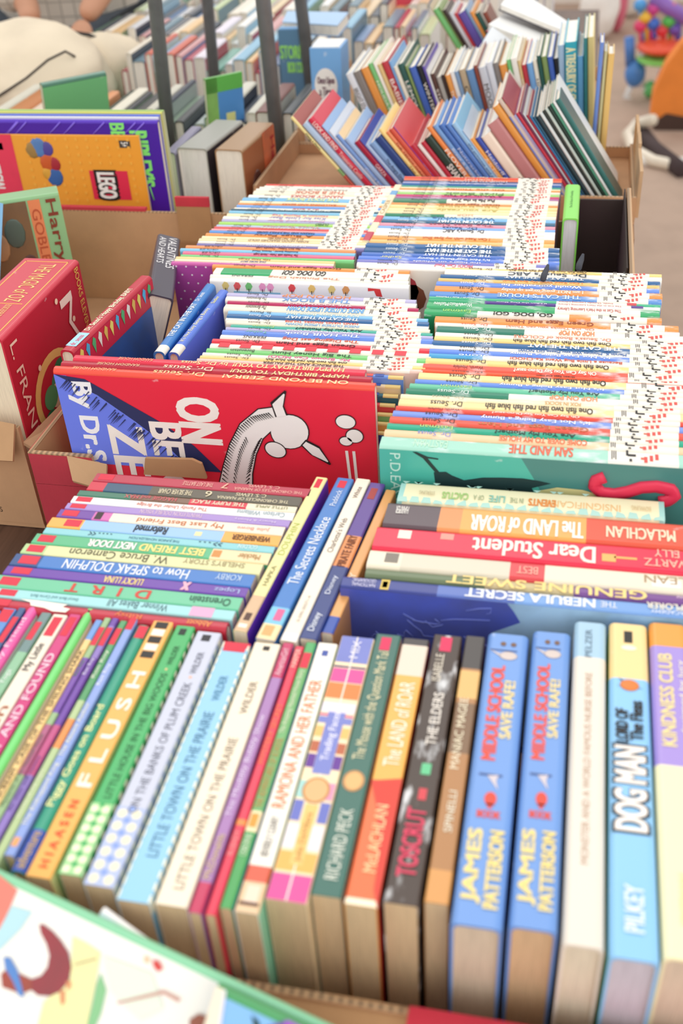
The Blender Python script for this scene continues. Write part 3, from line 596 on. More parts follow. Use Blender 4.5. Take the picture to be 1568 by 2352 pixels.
rowX(ML, .140, (-32, 1392), 'paperbacks in the left middle row', None, .18, hard=False, paper='#f0e2c4')
# torn white patch on the crimson book
# books running away at the centre
def hcM(fl, frr, nl, nrr, z, c, lab, grp='books between the two middle rows, spines running away', hard=False, **o):
    f0 = PZ(*fl, z); f1 = PZ(*frr, z); n0 = PZ(*nl, z); n1 = PZ(*nrr, z)
    T = ((f1.x - f0.x) + (n1.x - n0.x)) / 2; yaw = math.atan2(-(f1.x - n1.x), f1.y - n1.y)
    return book(M_y(n1.x, n1.y, z, yaw), (f1 - n1).length, T, z - .0008, c, kind='hardcover_book' if hard else 'paperback_book', label=lab, group=grp, hard=hard, td=1, **o)
hcM((727, 1098), (752, 1098), (530, 1450), (566, 1452), .140, '#efe3a0', 'pale yellow paperback with brown dog drawing and purple right side', face='#7a3cc0', bands=[(0, .2, '#d8b48c')], tags=[(.92, .985, .3, .75, TAG), (.06, .1, .25, .7, '#5a3c30'), (.02, .04, .2, .8, '#f8f0e0')], text=[('DOLPHIN', .45, .66, '#b8cc60', .25, .75, 0), ('HAPKA', .26, .38, '#8c8a58', .3, .65, 0)], paper='#efe2c8')
hcM((776, 1098), (812, 1101), (583, 1466), (630, 1472), .140, '#3f7cc4', 'blue paperback with flowing white title beside the pale yellow one', bands=[(0, .08, '#f6dca8'), (.08, .17, '#7cc4e4')], tags=[(.93, .98, .3, .75, TAG), (.1, .16, .2, .6, '#e06a98'), (.02, .07, .3, .8, '#f0b070')], text=[('The Secrets Necklace', .3, .72, '#f0f4fa', .2, .82, .02), ('Paddock', .8, .91, '#dce8f8', .3, .65)], paper='#f4ead4')
hcM((824, 1100), (850, 1102), (634, 1470), (680, 1475), .140, '#f6ead6', 'cream paperback, narrow black title, between two blue ones', text=[("Charlotte's Web", .5, .72, '#7c6c60', .3, .7, 0), ('White', .86, .94, '#7c6c60', .3, .65, 0), ('0-590-30271-4', .1, .24, '#a89888', .35, .55, 0)], bands=[(0, .04, '#f8f2e8')])
hcM((853, 1103), (884, 1112), (684, 1466), (727, 1470), .140, '#2c3c7c', 'navy paperback with an orange banner and purple far half', bands=[(.55, 1, '#5a3c90'), (.42, .62, '#e08c4c')], tags=[(.88, .96, .3, .75, '#a83c38')], text=[('PIRATE FAIRY', .42, .62, '#7a3c20', .25, .75, .03), ('Disney', .25, .36, '#e8ecf8', .3, .7, .02), ('Disney', .04, .14, '#f0f4fc', .25, .75, .02)], face='#28408c')
hcM((888, 1122), (908, 1127), (735, 1452), (764, 1456), .138, '#e8a864', 'narrow orange-tan paperback left of the thick navy-blue book', bands=[(0, .1, '#3050a8')], text=[('RAY', .26, .38, '#f8e8c8', .2, .8, .02)], face='#c48c54')

# ------------------------------------------------------------------ middle right rows
def nebart(root, L, T, D): 
    D = D * 0.32
    q = MB(); e = -.0003
    R = random.Random(2)
    def poly(pts, c, dy=0, k='art'): q.add([(p[0] * L, e - dy, -p[1] * D) for p in pts], [tuple(range(len(pts)))], mat(c, k))
    poly([(0, .0), (0, 3), (.48, 3), (.5, 1), (.44, .6), (.52, .35), (.5, .15), (.48, 0)], '#4a5cc4')
    poly([(.48, .0), (.5, .15), (.52, .35), (.44, .6), (.5, 1), (.48, 3), (1, 3), (1, 0)], '#a4ccf0')
    poly([(.82, .55), (.86, .3), (.9, .2), (1, .1), (1, .5), (.9, .55)], '#e4dca4', .0002)
    poly([(.86, .55), (.95, .45), (1, .42), (1, 2), (.8, 1.5)], '#4864c0', .0003)
    for k in range(9):
        x, z = R.uniform(.02, .4), R.uniform(.05, .9); pts = []
        for j in range(5): pts.append((x * L, e - .0003, -z * D)); x += R.uniform(-.02, .06); z += R.uniform(-.08, .12); x = min(x, .47); z = max(.02, min(z, .98))
        q.tube(pts, .0004, mat('#7888dc', 'ink'), 4)
    q.build('cover_picture', root)
def cactus_art(root, L, T, D):
    q = MB(); R = random.Random(5)
    for k in range(22):
        x = (k + .5) / 22 * L; q.add([(x - .02 * L, 0.0002, .0002), (x + .02 * L, .0002, .0002), (x + .012 * L, T * R.uniform(.14, .32), .0002), (x - .014 * L, T * R.uniform(.1, .3), .0002)], [(0, 1, 2, 3)], mat('#b4dcd0', 'ink'))
    for k in range(14):
        x = R.uniform(0, 1) * L * .85; q.add([(x, T - .0002, .0002), (x + .03 * L, T - .0002, .0002), (x + .015 * L, T * .88, .0002)], [(0, 1, 2)][::-1], mat('#b4dcd0', 'ink'))
    q.build('spine_print', root)
MR = [
 (923, 1104, 1524, '#f7ecc4', dict(face='#a8d8d0', bands=[(0, .02, '#a8d8d0'), (.98, 1, '#a8d8d0')], art=cactus_art, text=[('INSIGNIFICANT', .56, .84, '#f0c488', .42, .72, .02), ('EVENTS', .5, .60, '#e89040', .42, .74, .04), ('IN THE', .43, .48, '#a8b088', .45, .68), ('LIFE', .35, .41, '#8cc4b4', .42, .72, .03), ('OF A', .29, .33, '#a8b088', .45, .68), ('CACTUS', .17, .27, '#a8cc78', .42, .72, .03), ('BOWLING', .88, .95, '#e0c898', .42, .62), ('STERLING', .08, .14, '#c8b890', .45, .62)], label='cream and aqua hardcover, furthest back in the right middle row')),
 (893, 1150, None, '#f4ac58', dict(bands=[(0, .17, '#5c4a50'), (.17, .24, '#e89458'), (.62, .96, '#e0583c'), (.96, 1, '#fbe8cc')], face='#5a4458', text=[('The LAND of ROAR', .27, .61, '#fffaf0', .3, .92, .03), ('McLACHLAN', .68, .88, '#fbe0c0', .35, .78, .03), ('HARPER', .03, .07, '#f0e8e0', .2, .5)], label='orange paperback with large white title and red end, right middle row')),
 (868, 1205, None, '#e62848', dict(text=[('Dear Student', .30, .66, '#fff4e4', .22, .88, .03), ('ELLY', .83, .90, '#f8c0a8', .1, .4), ('SWARTZ', .80, .95, '#f8c0a8', .5, .8)], tags=[(.07, .11, .5, .85, '#fbe8d8'), (.68, .72, .25, .55, '#f4b868'), (.715, .78, .4, .48, '#f4b868'), (.2, .24, .6, .85, '#f0a090')], label='bright red book with large white title in the right middle row')),
 (852, 1258, None, '#eee2ca', dict(bands=[(.1, .42, '#dcd2bc'), (.42, .52, '#dc4448')], tags=[(.05, .09, .3, .8, '#8a8074'), (.82, .9, .25, .6, '#f8f4ec')], text=[('CLEAN', .8, .95, '#b09068', .2, .6), ('BEST', .44, .5, '#f4b09c', .3, .7)], face='#c8c0ac', label='cream-grey book with a round red patch in the right middle row')),
 (843, 1300, None, '#6a7a58', dict(bands=[(.6, 1, '#7a4a90'), (.35, .6, '#c8b484')], text=[('GENUINE SWEET', .24, .80, '#f6dc8c', .1, .95, .05), ('Faith Harkey', .88, .98, '#e8c8e0', .2, .6)], label='narrow green to purple book with tall yellow letters')),
 (790, 1318, None, '#7aa4dc', dict(bands=[(0, .28, '#34408c'), (.28, .5, '#5c74bc')], face='#5068b8', text=[('NEBULA SECRET', .36, .72, '#f6f6f8', .2, .8, .05), ('THE', .735, .78, '#e8ecf4', .3, .7, .02), ('NATIONAL', .03, .1, '#dcd8f0', .55, .8), ('GEOGRAPHIC', .03, .1, '#dcd8f0', .25, .5), ('EXPLORER', .86, .99, '#f8f0d8', .1, .5, .03), ('ACADEMY', .87, .96, '#e8ecf8', .55, .8)], tags=[(.115, .14, .15, .85, '#e8c860'), (.12, .135, .28, .72, '#34408c')], art=nebart, label='thick blue hardcover with a lightning and coast picture, right middle row')),
]
rowX(MR, .145, (785, 1350), 'books in the right middle row', None, .236, hard=True, paper='#f0e4cc')

# ------------------------------------------------------------------ big red picture books
def band_text_cover(q, L, D, st, u, v, h, c, M, bold=.04):
    put_text(q, st, c, M, u[0], u[1], v[0], v[1], bold)
CM = Matrix(((0, 1, 0, 0), (0, 0, 1, -.0004), (-1, 0, 0, 0), (0, 0, 0, 1)))     # cover writing: reads downwards, letter tops to the right
def zebra_art(root, L, T, Df):
    D = Df * .5; q = MB(); e = -.00025
    def poly(pts, c, dy=0, k='cover'): q.add([(p[0] * L, e - dy, -p[1] * D) for p in pts], [tuple(range(len(pts)))], mat(c, k))
    poly([(0, .05), (.04, .055), (.28, .52), (.37, .78), (.42, 1), (0, 1)], '#7286f4')
    poly([(0, .045), (.10, .08), (.22, .3), (.33, .5), (.42, .72), (.5, 1), (.40, 1), (.33, .74), (.24, .5), (.13, .24)], '#2c3260', .0001, 'ink')
    R = random.Random(9)
    for k in range(46):
        t = R.random(); x = .06 + .36 * t + R.uniform(-.03, .0); z = .09 + .85 * t
        q.tube([(x * L, e - .0004, -z * D), ((x - .03) * L, e - .0004, -(z + .09) * D)], [.0007, .0001], mat('#2c3260', 'ink'), 4)
    # lettering (reads downwards)
    put_text(q, 'By Dr.Seuss', '#fbfbff', CM, .12 * D, 1.45 * D, .035 * L, .115 * L, .05, keep=False)
    put_text(q, 'ON', '#fdf6ee', CM, .22 * D, .68 * D, .385 * L, .515 * L, .06, keep=False)
    put_text(q, 'BEYOND', '#fdf6ee', CM, .50 * D, 1.9 * D, .285 * L, .385 * L, .06, keep=False)
    put_text(q, 'ZEBRA', '#fdf6ee', CM, .56 * D, 2.0 * D, .145 * L, .255 * L, .06, keep=False)
    # keep only what lies on the board
    q2 = MB()
    q2.mats = q.mats
    for f, mi, s in zip(q.f, q.m, q.sm):
        pts = [list(q.v[i]) for i in f]
        if min(p[2] for p in pts) < -Df: 
            if max(p[2] for p in pts) < -Df: continue
            for p in pts: p[2] = max(p[2], -Df)
        o = len(q2.v); q2.v += [tuple(p) for p in pts]; q2.f.append(list(range(o, o + len(pts)))); q2.m.append(mi); q2.sm.append(s)
    q2.build('cover_print', root)
    # plain white curved stroke drawing standing in for the illustration, and a dandelion-like puff
    q = MB(); ink = mat('#221e20', 'ink'); wh = mat('#f8f6f2', 'ink')
    def pl(pts, m, dy): q.add([(p[0] * L, e - dy, -p[1] * D) for p in pts], [tuple(range(len(pts)))], m)
    def blob(cx, cz, rx, rz, m, dy, rot=0, n=26):
        pl([(cx + rx * math.cos(a) * math.cos(rot) - rz * math.sin(a) * math.sin(rot), cz + (rx * math.cos(a) * math.sin(rot) + rz * math.sin(a) * math.cos(rot)) * 2.9) for a in [2 * math.pi * i / n for i in range(n)]], m, dy)
    def stroke(pts, w, m, dy):
        up = []; dn = []
        for i, p in enumerate(pts):
            a = pts[max(i - 1, 0)]; b = pts[min(i + 1, len(pts) - 1)]; dx, dz = b[0] - a[0], b[1] - a[1]; l = math.hypot(dx, dz) or 1
            dz0 = dz / 2.9; l = math.hypot(dx, dz0) or 1; ww = w[i] if isinstance(w, list) else w; up.append((p[0] - dz0 / l * ww, p[1] + dx / l * ww * 2.9)); dn.append((p[0] + dz0 / l * ww, p[1] - dx / l * ww * 2.9))
        pl(up + dn[::-1], m, dy)
    neck = [(.53, 1.3), (.555, .95), (.58, .72), (.615, .52), (.665, .38), (.72, .33)]
    w0 = [.062, .050, .046, .044, .042, .034]
    stroke(neck, w0, ink, .0006); stroke(neck, [v - .0035 for v in w0], wh, .0008)
    blob(.735, .50, .060, .066, ink, .0007, .6); blob(.735, .50, .0565, .0625, wh, .0009, .6)
    blob(.685, .70, .036, .030, ink, .0010, .4); blob(.685, .70, .0325, .0265, wh, .0011, .4)
    stroke([(.715, .34), (.705, .22), (.735, .08)], [.020, .021, .003], ink, .0010); stroke([(.715, .34), (.706, .23), (.730, .11)], [.015, .016, .002], wh, .0012)
    stroke([(.775, .60), (.81, .68), (.855, .82)], [.014, .022, .003], ink, .0010); stroke([(.778, .61), (.812, .69), (.848, .79)], [.009, .017, .002], wh, .0012)
    for k in range(40):
        t = k / 39; i = min(int(t * 4.99), 4); f = t * 5 - i; px = neck[i][0] * (1 - f) + neck[i + 1][0] * f; pz = neck[i][1] * (1 - f) + neck[i + 1][1] * f
        stroke([(px - .046, pz - .02), (px - .030, pz + .03)], [.0022, .0006], ink, .0014)
        if t < .55: stroke([(px + .042, pz + .0), (px + .026, pz + .05)], [.0022, .0006], ink, .0014); stroke([(px - .01, pz + .0), (px - .004, pz + .06)], [.0018, .0006], ink, .0014)
    blob(.910, .36, .032, .026, ink, .0006); blob(.910, .36, .029, .023, wh, .0008); blob(.935, .50, .028, .026, ink, .0007); blob(.935, .50, .025, .023, wh, .0009)
    blob(.908, .56, .022, .018, ink, .0007); blob(.908, .56, .019, .015, wh, .0009)
    stroke([(.908, .66), (.915, 1.0), (.925, 1.5)], .0045, wh, .0009); stroke([(.93, .66), (.935, 1.0), (.94, 1.5)], .0045, wh, .0009)
    q.build('cover_drawing', root)
RB = [
 (177, 811, 842, '#e02c48', dict(label='bright red large picture book, furthest back of three behind the front cover', text=[('HAPPY BIRTHDAY TO YOU!', .56, .93, '#fbe4a4', .25, .85, .03), ('by Dr. Seuss', .38, .54, '#fbe4a4', .15, .85, .02), ('RANDOM HOUSE', .16, .28, '#f0a880', .3, .7)])),
 (148, 824, 856, '#b41c34', dict(label='dark crimson large picture book, middle of the three red spines', text=[('HAPPY BIRTHDAY TO YOU!', .56, .93, '#fbe4a4', .25, .85, .03), ('Dr. Seuss', .34, .50, '#f8e0c0', .15, .85, .02), ('RANDOM HOUSE', .12, .26, '#e8c090', .3, .7)])),
 (131, 836, 864, '#f0503c', dict(label='large red picture book with blue corner, its front cover facing the camera', face='#ee3048', text=[('ON BEYOND ZEBRA!', .54, .92, '#fbe8b0', .25, .85, .03), ('Dr. Seuss', .32, .48, '#f8dca0', .15, .85, .02), ('RANDOM HOUSE', .06, .2, '#f4c088', .3, .7)], art=zebra_art)),
]
rowX(RB, .190, (131, 849), 'large red picture books with spines up', None, .277, kind='picture_book')
# red spine book with blue cover leaning behind them, running away
def baby_art(root, L, T, D):
    q = MB(); e = -.0003
    def r(x0, x1, z0, z1, c, k='cover', dy=0): q.add([(x0 * L, e - dy, -z1 * D), (x1 * L, e - dy, -z1 * D), (x1 * L, e - dy, -z0 * D), (x0 * L, e - dy, -z0 * D)], [(0, 1, 2, 3)], mat(c, k))
    r(0.0, 1, .15, 1, '#3a62a8', 'art'); R = random.Random(3)
    for k in range(13):
        x = .05 + k * .072; c = ['#f4e070', '#58b8e0', '#60b878', '#f6f0e4', '#e8c060'][k % 5]
        q.add([(x * L, e - .0002, -.05 * D), ((x + .025) * L, e - .0002, -.11 * D), ((x + .045) * L, e - .0002, -.04 * D), ((x + .02) * L, e - .0002, -.02 * D)], [(0, 1, 2, 3)], mat(c, 'ink'))
    q.add([(.3 * L, e - .0003, -.9 * D), (.36 * L, e - .0003, -.55 * D), (.40 * L, e - .0003, -.62 * D), (.45 * L, e - .0003, -.92 * D)], [(0, 3, 2, 1)], mat('#f0d870', 'ink'))
    q.build('cover_print', root)
hcM((328, 630), (348, 634), (135, 796), (168, 806), .186, '#c02038', 'red-spined picture book with a deep blue cover, running away behind the red books', grp='books standing across the red-sided box', hard=True, face='#d83048', art=baby_art,
    text=[('Dr. Seuss\'s Happy Birthday, BABY!', .24, .80, '#f8f0d0', .25, .78, .03), ('dr. seuss', .06, .18, '#f0607c', .3, .7)], tags=[(.05, .21, .12, .88, '#a8dcf0')])
hcM((476, 650), (494, 652), (348, 802), (377, 808), .170, '#3a80c8', 'blue picture book with white spine capitals, left of the violet-blue one', grp='books standing across the red-sided box', hard=True, face='#2c6cb8', bands=[(0, .09, W_)], text=[('THE CAT IN THE HAT', .2, .68, '#f4f8fc', .25, .75, .03), ('Dr. Seuss', .72, .85, '#eef4fc', .3, .7)])
hcM((507, 663), (524, 666), (381, 806), (410, 810), .170, '#5a7cdc', 'violet-blue picture book with a plain wide cover, beside the blue one', grp='books standing across the red-sided box', hard=True, face='#6478ec', bands=[(0, .12, W_)], text=[("It's Not Easy Being a Bunny", .16, .68, '#f6f0c8', .25, .75, .02), ('Sadler', .76, .88, '#f0e890', .3, .65)])
# dark wrapped book beyond
vm = PZ(352, 606, .19); 
book(Matrix.Translation((-.385, .93, .165)) @ Matrix.Rotation(math.pi / 2 + .28, 4, 'Z') @ Matrix.Rotation(.35, 4, 'X'), .16, .026, .12, '#4c4652', kind='hardcover_book', label='dark grey wrapped hardcover with white capitals, leaning behind the red-spined book', td=-1, text=[('VALENTINES', .45, .98, '#f4f0f0', .5, .85, .0), ('AND HEARTS', .5, .95, '#f4f0f0', .12, .4, 0)], face='#5c5060')

# ------------------------------------------------------------------ blocks of thin picture books
ORG, YEL, GRN, DKG, TEA, BLU, LBL, DBL, REDc, MAG, LAV, TAN = '#f29a50', '#fad98a', '#7fcf7a', '#2a6a58', '#3db09c', '#6a90e4', '#86c0ec', '#34679c', '#e03444', '#b8285c', '#bdb6da', '#f4cfa0'
E1 = dict
def seu(title=None, col='#2a2420', a=.30, b=.66, author='Dr. Seuss', acol='#2a2420', white=True, bold=.03, **k):
    d = dict(); tx = []
    if title: tx.append((title, a, b, col, .15, .85, bold))
    if author: tx.append((author, .11, .22, acol, .2, .8, .01))
    d['text'] = tx; bd = [(.73, .945, W_)] if white else []
    d['bands'] = list(k.pop('bands', [])) + bd; d['emblem'] = True; d.update(k); return d
def lab_block(where):
    def f(c, k, i, n, o): return f'{cname(c)} thin picture book, {ordn(k)} from the front of the {where}'
    return f
D2 = [
 (491, 604, 942, ORG, seu('Green Eggs and Ham', '#7a3020')),
 (499, 611, 942, W_, seu('GO, DOG. GO!', '#2a2420', .36, .58, None, bands=[(.04, .30, '#35a868')])),
 (486, 627, 940, W_, seu('The Pinkish Dog', '#e89870', author='PERKINS')),
 (485, 634, 941, '#fbfaf6', dict(T=.007, face='#fbfaf6', art='creat', label='white picture book with small coloured creatures along its cover, left thin-book block')),
 (525, 668, 957, LAV, seu('HOP ON POP', '#f09050')),
 (523, 677, 958, W_, seu('THE B BOOK', '#6aa0e0', author='The Berenstains')),
 (525, 688, 962, MAG, seu('THE TOOTH BOOK', '#f4d8dc')),
 (521, 694, 966, '#f4ead4', seu('INSIDE OUTSIDE UPSIDE DOWN', '#6ab0e8', .33, .72, 'The Berenstains')),
 (527, 709, 984, LBL, seu("It's Not Easy Being Bad", '#f0f4dc', author='St. Pierre')),
 (525, 717, 986, DBL, seu('THE CAT IN THE HAT', '#f0f4f8', acol='#e8ecf0')),
 (521, 726, 985, W_, seu('HAND, HAND, FINGERS, THUMB', '#e05038')),
 (522, 733, 988, '#f4ead4', seu('INSIDE OUTSIDE UPSIDE DOWN', '#6ab0e8')),
 (533, 740, 994, '#3cae98', seu('Are You My Mother?', '#1c2c28', .33, .66, 'Eastman', '#b8dc78')),
 (521, 748, 995, LAV, seu('The KING, the MICE, and the CHEESE', '#f8f4f8')),
 (514, 754, 996, BLU, seu('The HAIR Book', '#e8f0fc', author='Tether', acol='#80c0a0')),
 (510, 763, 995, W_, seu('The Digging-est Dog', '#d85a38', author='PERKINS')),
 (491, 773, 993, REDc, seu('Green Eggs and Ham', '#401818')),
 (487, 783, 992, W_, dict(checks=1, face='#e03444')),
 (478, 794, 988, GRN, seu('The Big Honey Hunt', '#2c5030', author='Berenstain')),
 (468, 804, 985, W_, seu('Mr. Brown Can MOO!', '#e8609c')),
 (462, 812, 978, YEL, seu('one fish two fish red fish blue fish', '#3a3020')),
 (455, 819, 972, '#f2cfc0', seu('THE PRINCE AND THE PAUPER', '#4a3030', author=None)),
]
def creatures(root, L, T, D): 
    D = D * 0.42
    q = MB(); R = random.Random(1); e = -.0003
    for k, x in enumerate([.08, .14, .20, .27, .31, .42, .52, .62, .69]):
        c = ['#e8d080', '#e86060', '#78c878', '#f0a0c8', '#f0a0c8', '#e85050', '#f0c870', '#e8d080', '#e0a060'][k]
        pts = [(x - .018, .07), (x - .004, .02), (x + .012, .03), (x + .02, .075), (x + .008, .13), (x - .012, .13)]
        q.add([(a * L, e, -b * D * 1.1) for a, b in pts], [tuple(range(6))[::-1]], mat(c, 'ink'))
        q.box((x * L - .0006, e - .0001, -.17 * D), (x * L + .0003, e, -.12 * D), mat('#3a3430', 'ink')); q.box(((x + .008) * L, e - .0001, -.17 * D), ((x + .009) * L, e, -.12 * D), mat('#3a3430', 'ink'))
    q.box((.12 * L, e - .0001, -.19 * D), (.36 * L, e, -.165 * D), mat('#90c8e0', 'ink'))
    q.add([(a * L, e, -b * D) for a, b in [(.80, .04), (.86, .05), (.87, .17), (.84, .16), (.83, .08), (.80, .09)]], [tuple(range(6))[::-1]], mat('#e03a38', 'ink'))
    q.build('cover_drawing', root)
def checks(root, L, T, D):
    q = MB()
    for k in range(9): q.box(((.04 + .1 * k) * L, .05 * T, 0), ((.09 + .1 * k) * L, .95 * T, .0002), mat('#e03444', 'ink'))
    q.build('checked_print', root)
def prep(items, end=None):
    out = []
    for it in items:
        o = dict(it[4]) if len(it) > 4 else {}
        if o.get('art') == 'creat': o['art'] = creatures
        if o.pop('checks', None): o['art'] = checks
        out.append((it[0], it[1], it[2], it[3], o))
    return out
gD = 'thin picture books packed spine up'
rowX(prep(D2), .170, (449, 826), gD + ' in the left block', lab_block('left thin-book block'), .2, jz=.0012, paper='#f4ead6')
for k, (c, zz, xr) in enumerate((('#6a94e0', .166, -.131), ('#e6d2a8', .160, -.133), ('#2e6878', .154, -.134), ('#d84c50', .148, -.136), ('#88c880', .142, -.137), ('#f0b868', .136, -.139), ('#3860b0', .130, -.1405))):
    yy = .7985 - k * .0056 
    book(M_x(xr - .19, yy - .005, zz), .19, .0050, zz - .001, c, label=f'{cname(c)} gold-ended thin book, {ordn(k)} behind the red books at the narrow gap', group='low thin books behind the red books', td=-1, bands=[(.93, 1, '#e8cc80')], tags=[(.80, .86, .1, .9, '#e05850'), (.87, .91, .1, .9, '#3858a8')])
D3 = [
 (1025, 610, 1519, YEL, seu('One fish two fish red fish blue fish', '#8a7040')),
 (1023, 617, 1519, W_, seu("Dr. Seuss's ABC", '#3c4858', author=None)),
 (1013, 627, 1515, DBL, seu('THE CAT IN THE HAT', '#f0f4f8', acol='#dce4ec')),
 (1008, 635, 1514, '#f6c878', seu('I Can Read With My Eyes Shut!', '#f09040')),
 (1004, 641, 1513, BLU, seu('Would you rather be', '#f4f4fc', acol='#e8ecf8')),
 (1001, 652, 1520, ORG, seu('I am NOT going to get up today', '#fbe8d0')),
 (989, 665, 1518, '#5c90d4', seu("THE CAT'S HOUSE", '#cfe0f4', acol='#26344c')),
 (987, 678, 1516, '#4cb88c', dict(bands=[(.56, .9, W_)], text=[("Inside, Outside: Learning Library", .57, .8, '#c05048'), ('Worth / Ruiz / Mathieu', .03, .2, '#f0f4ec'), ('Learning', .3, .5, '#c8dc70')], tags=[(.86, .9, .1, .9, '#d84048')])),
 (985, 684, 1515, '#f0f0ea', dict(bands=[(.0, .25, '#3cac78'), (.25, .56, '#5a3c90')], text=[("If I Ran the Dog Show", .3, .52, '#e8e0f4'), ("The Cat in the Hat's Learning Library", .57, .84, '#c86058')], tags=[(.88, .93, .1, .9, '#5a3c90')])),
 (983, 690, 1514, '#43ac70', dict(bands=[(.56, .92, W_)], text=[('Worth/Ruiz/Mathieu', .03, .2, '#e8f4e8'), ("The Cat in the Hat's Learning Library", .57, .84, '#c86058')])),
 (977, 704, 1519, W_, dict(bands=[(0, .23, '#35a868'), (.62, .71, ORG), (.94, 1, ORG)], emblem=True, text=[('GO, DOG. GO!', .30, .55, '#2a2420', .2, .9, .05), ('Eastman', .08, .2, '#a8e070')], face='#2f9a60', label='white-spined picture book with green left end and exposed green cover, upper right block')),
]
rowX(prep(D3), .170, (973, 716), gD + ' in the upper right block', lab_block('upper right thin-book block'), .2, jz=.001, worn=True, paper='#f8f2e6')
FISH = 'One fish two fish red fish blue fish'
D4 = [
 (1001, 722, 1557, ORG, seu('Green Eggs and Ham', '#a04820')),
 (1001, 736, 1560, '#fbf6ea', seu("Oh, the Thinks you can Think!", '#e8906c', acol='#d85c3c')),
 (1006, 744, 1575, W_, seu('HOP ON POP', '#f09050', .5, .64, 'Dr. Seuss', '#f0f8f4', bands=[(0, .36, '#2f7c68')])),
 (1001, 758, None, '#fbf6e8', seu("Dr. Seuss's Book of COLORS", '#e89070')),
 (999, 767, None, YEL, seu(FISH, '#4a4030')),
 (995, 777, None, DBL, seu('THE CAT IN THE HAT', '#f4f6f8', .36, .7, 'Dr. Seuss', '#e8ecf0', bold=.05)),
 (990, 788, None, W_, seu('Marvin K. Mooney Will you Please GO NOW!', '#3a6ab0', .33, .72)),
 (988, 797, None, BLU, seu("It's Not Easy Being a Bunny", '#eef2fc')),
 (987, 807, None, W_, seu('Because a Little Bug Went Ka-CHOO!', '#d85a38', .3, .7, 'Stone', '#e8f4fc', bands=[(0, .2, '#4ca4d8')])),
 (980, 817, None, YEL, seu(FISH, '#3a3428')),
 (974, 830, None, '#ec5a44', seu('Oh Say Can You Say Di-no-saur?', '#fff0e0', .33, .62, 'Worth, Haefele', '#7a2420')),
 (969, 845, None, '#e8603c', seu('Green Eggs and Ham', '#5a2018')),
 (964, 850, None, '#fbe09a', seu(FISH, '#2c2820')),
 (955, 866, None, BLU, seu("It's Not Easy Being a Bunny", '#eef2fc')),
 (943, 875, None, '#6cc4a0', seu('Are You My Mother?', '#204438', .42, .66, 'Eastman', '#c0dc88')),
 (935, 887, None, W_, seu('HOP ON POP', '#f09860', .5, .66, 'Dr. Seuss', '#e8f4ec', bands=[(0, .36, '#2f8468')])),
 (922, 900, None, '#f8ecc8', seu('FOX IN SOCKS', '#e0b478', .5, .62, 'Dr. Seuss', '#c8c0a8')),
 (919, 910, None, '#fae0a0', seu(FISH, '#5c5040')),
 (911, 928, None, '#e84c38', seu('Oh Say Can You Say Di-no-saur?', '#fcecdc', .33, .62, 'Worth, Haefele', '#7a2420')),
 (905, 937, None, '#7c9ae8', seu("It's Not Easy Being a Bunny", '#e8ecf8')),
 (898, 951, None, '#ea5844', seu('Green Eggs and Ham', '#c87848')),
 (892, 967, None, '#2aa888', seu('Are You My Mother?', '#18302a', .36, .62, 'Eastman', '#b8e080')),
 (886, 981, None, '#f8cfa4', seu('COME OVER TO MY HOUSE', '#f07848', .38, .66, 'Dr. Seuss', '#7c90d8')),
]
def sam_art(root, L, T, D): 
    D = D * 0.36
    q = MB(); e = -.0003
    def poly(pts, c, dy=0, k='ink'): q.add([(p[0] * L, e - dy, -p[1] * D) for p in pts], [tuple(range(len(pts)))[::-1]], mat(c, k))
    poly([(0, 0.03), (.46, 0.03), (.50, .3), (.54, .6), (.56, 2.7), (0, 2.7)], '#4fb8a8', 0, 'cover')
    poly([(.46, 0.03), (1, 0.03), (1, 2.7), (.56, 2.7), (.54, .6), (.50, .3)], '#4a8884', 0, 'cover')
    # dark rod and long dark shape
    poly([(.11, .04), (.125, .04), (.16, .1), (.195, .115), (.195, .135), (.16, .125), (.2, .33), (.185, .33), (.145, .13)], '#1f3434', .0003)
    poly([(.18, .33), (.22, .31), (.24, .36), (.28, .42), (.34, .36), (.40, .34), (.47, .33), (.52, .35), (.56, .38), (.5, .47), (.56, 1), (.2, 1), (.185, .5)], '#1f3a3c', .0002)
    poly([(.52, .5), (.58, .43), (.66, .44), (.72, .5), (.74, .6), (.5, .6)], '#e8dc9c', .0004)
    # red curved S letter
    ps = [(.725, .22), (.70, .27), (.695, .36), (.72, .45), (.76, .46), (.80, .41), (.84, .33), (.885, .30), (.93, .33), (.945, .42), (.925, .5), (.90, .53)]
    sm = []
    for i in range(len(ps) - 1):
        for t in (0, .5): sm.append((ps[i][0] * (1 - t) + ps[i + 1][0] * t, ps[i][1] * (1 - t) + ps[i + 1][1] * t))
    sm.append(ps[-1])
    q.tube([(a * L, e - .0006, -b * D) for a, b in sm], .0050, mat('#e43054', 'ink'), 8)
    put_text(q, 'P.D.EASTMAN', '#c8f0e4', CM, .08 * D, 1.3 * D, .035 * L, .07 * L, .0, keep=False)
    for f in q.v: pass
    q.v = [(x, y if y > -.0035 else -.0035, max(z, -D * 2.7)) for x, y, z in q.v]
    q.build('cover_print', root)
D4.append((879, 997, None, '#a8dcc8', seu('SAM AND THE', '#e86848', .42, .62, 'EASTMAN', '#c8ecd0', label='mint-spined picture book with exposed teal cover and red S, front of right block', face='#4fb8a8', art=sam_art)))
rowX(prep(D4), .170, (881, 1026), gD + ' in the lower right block', lab_block('lower right thin-book block'), .236, jz=.0008, worn=True, paper='#f8f2e6')
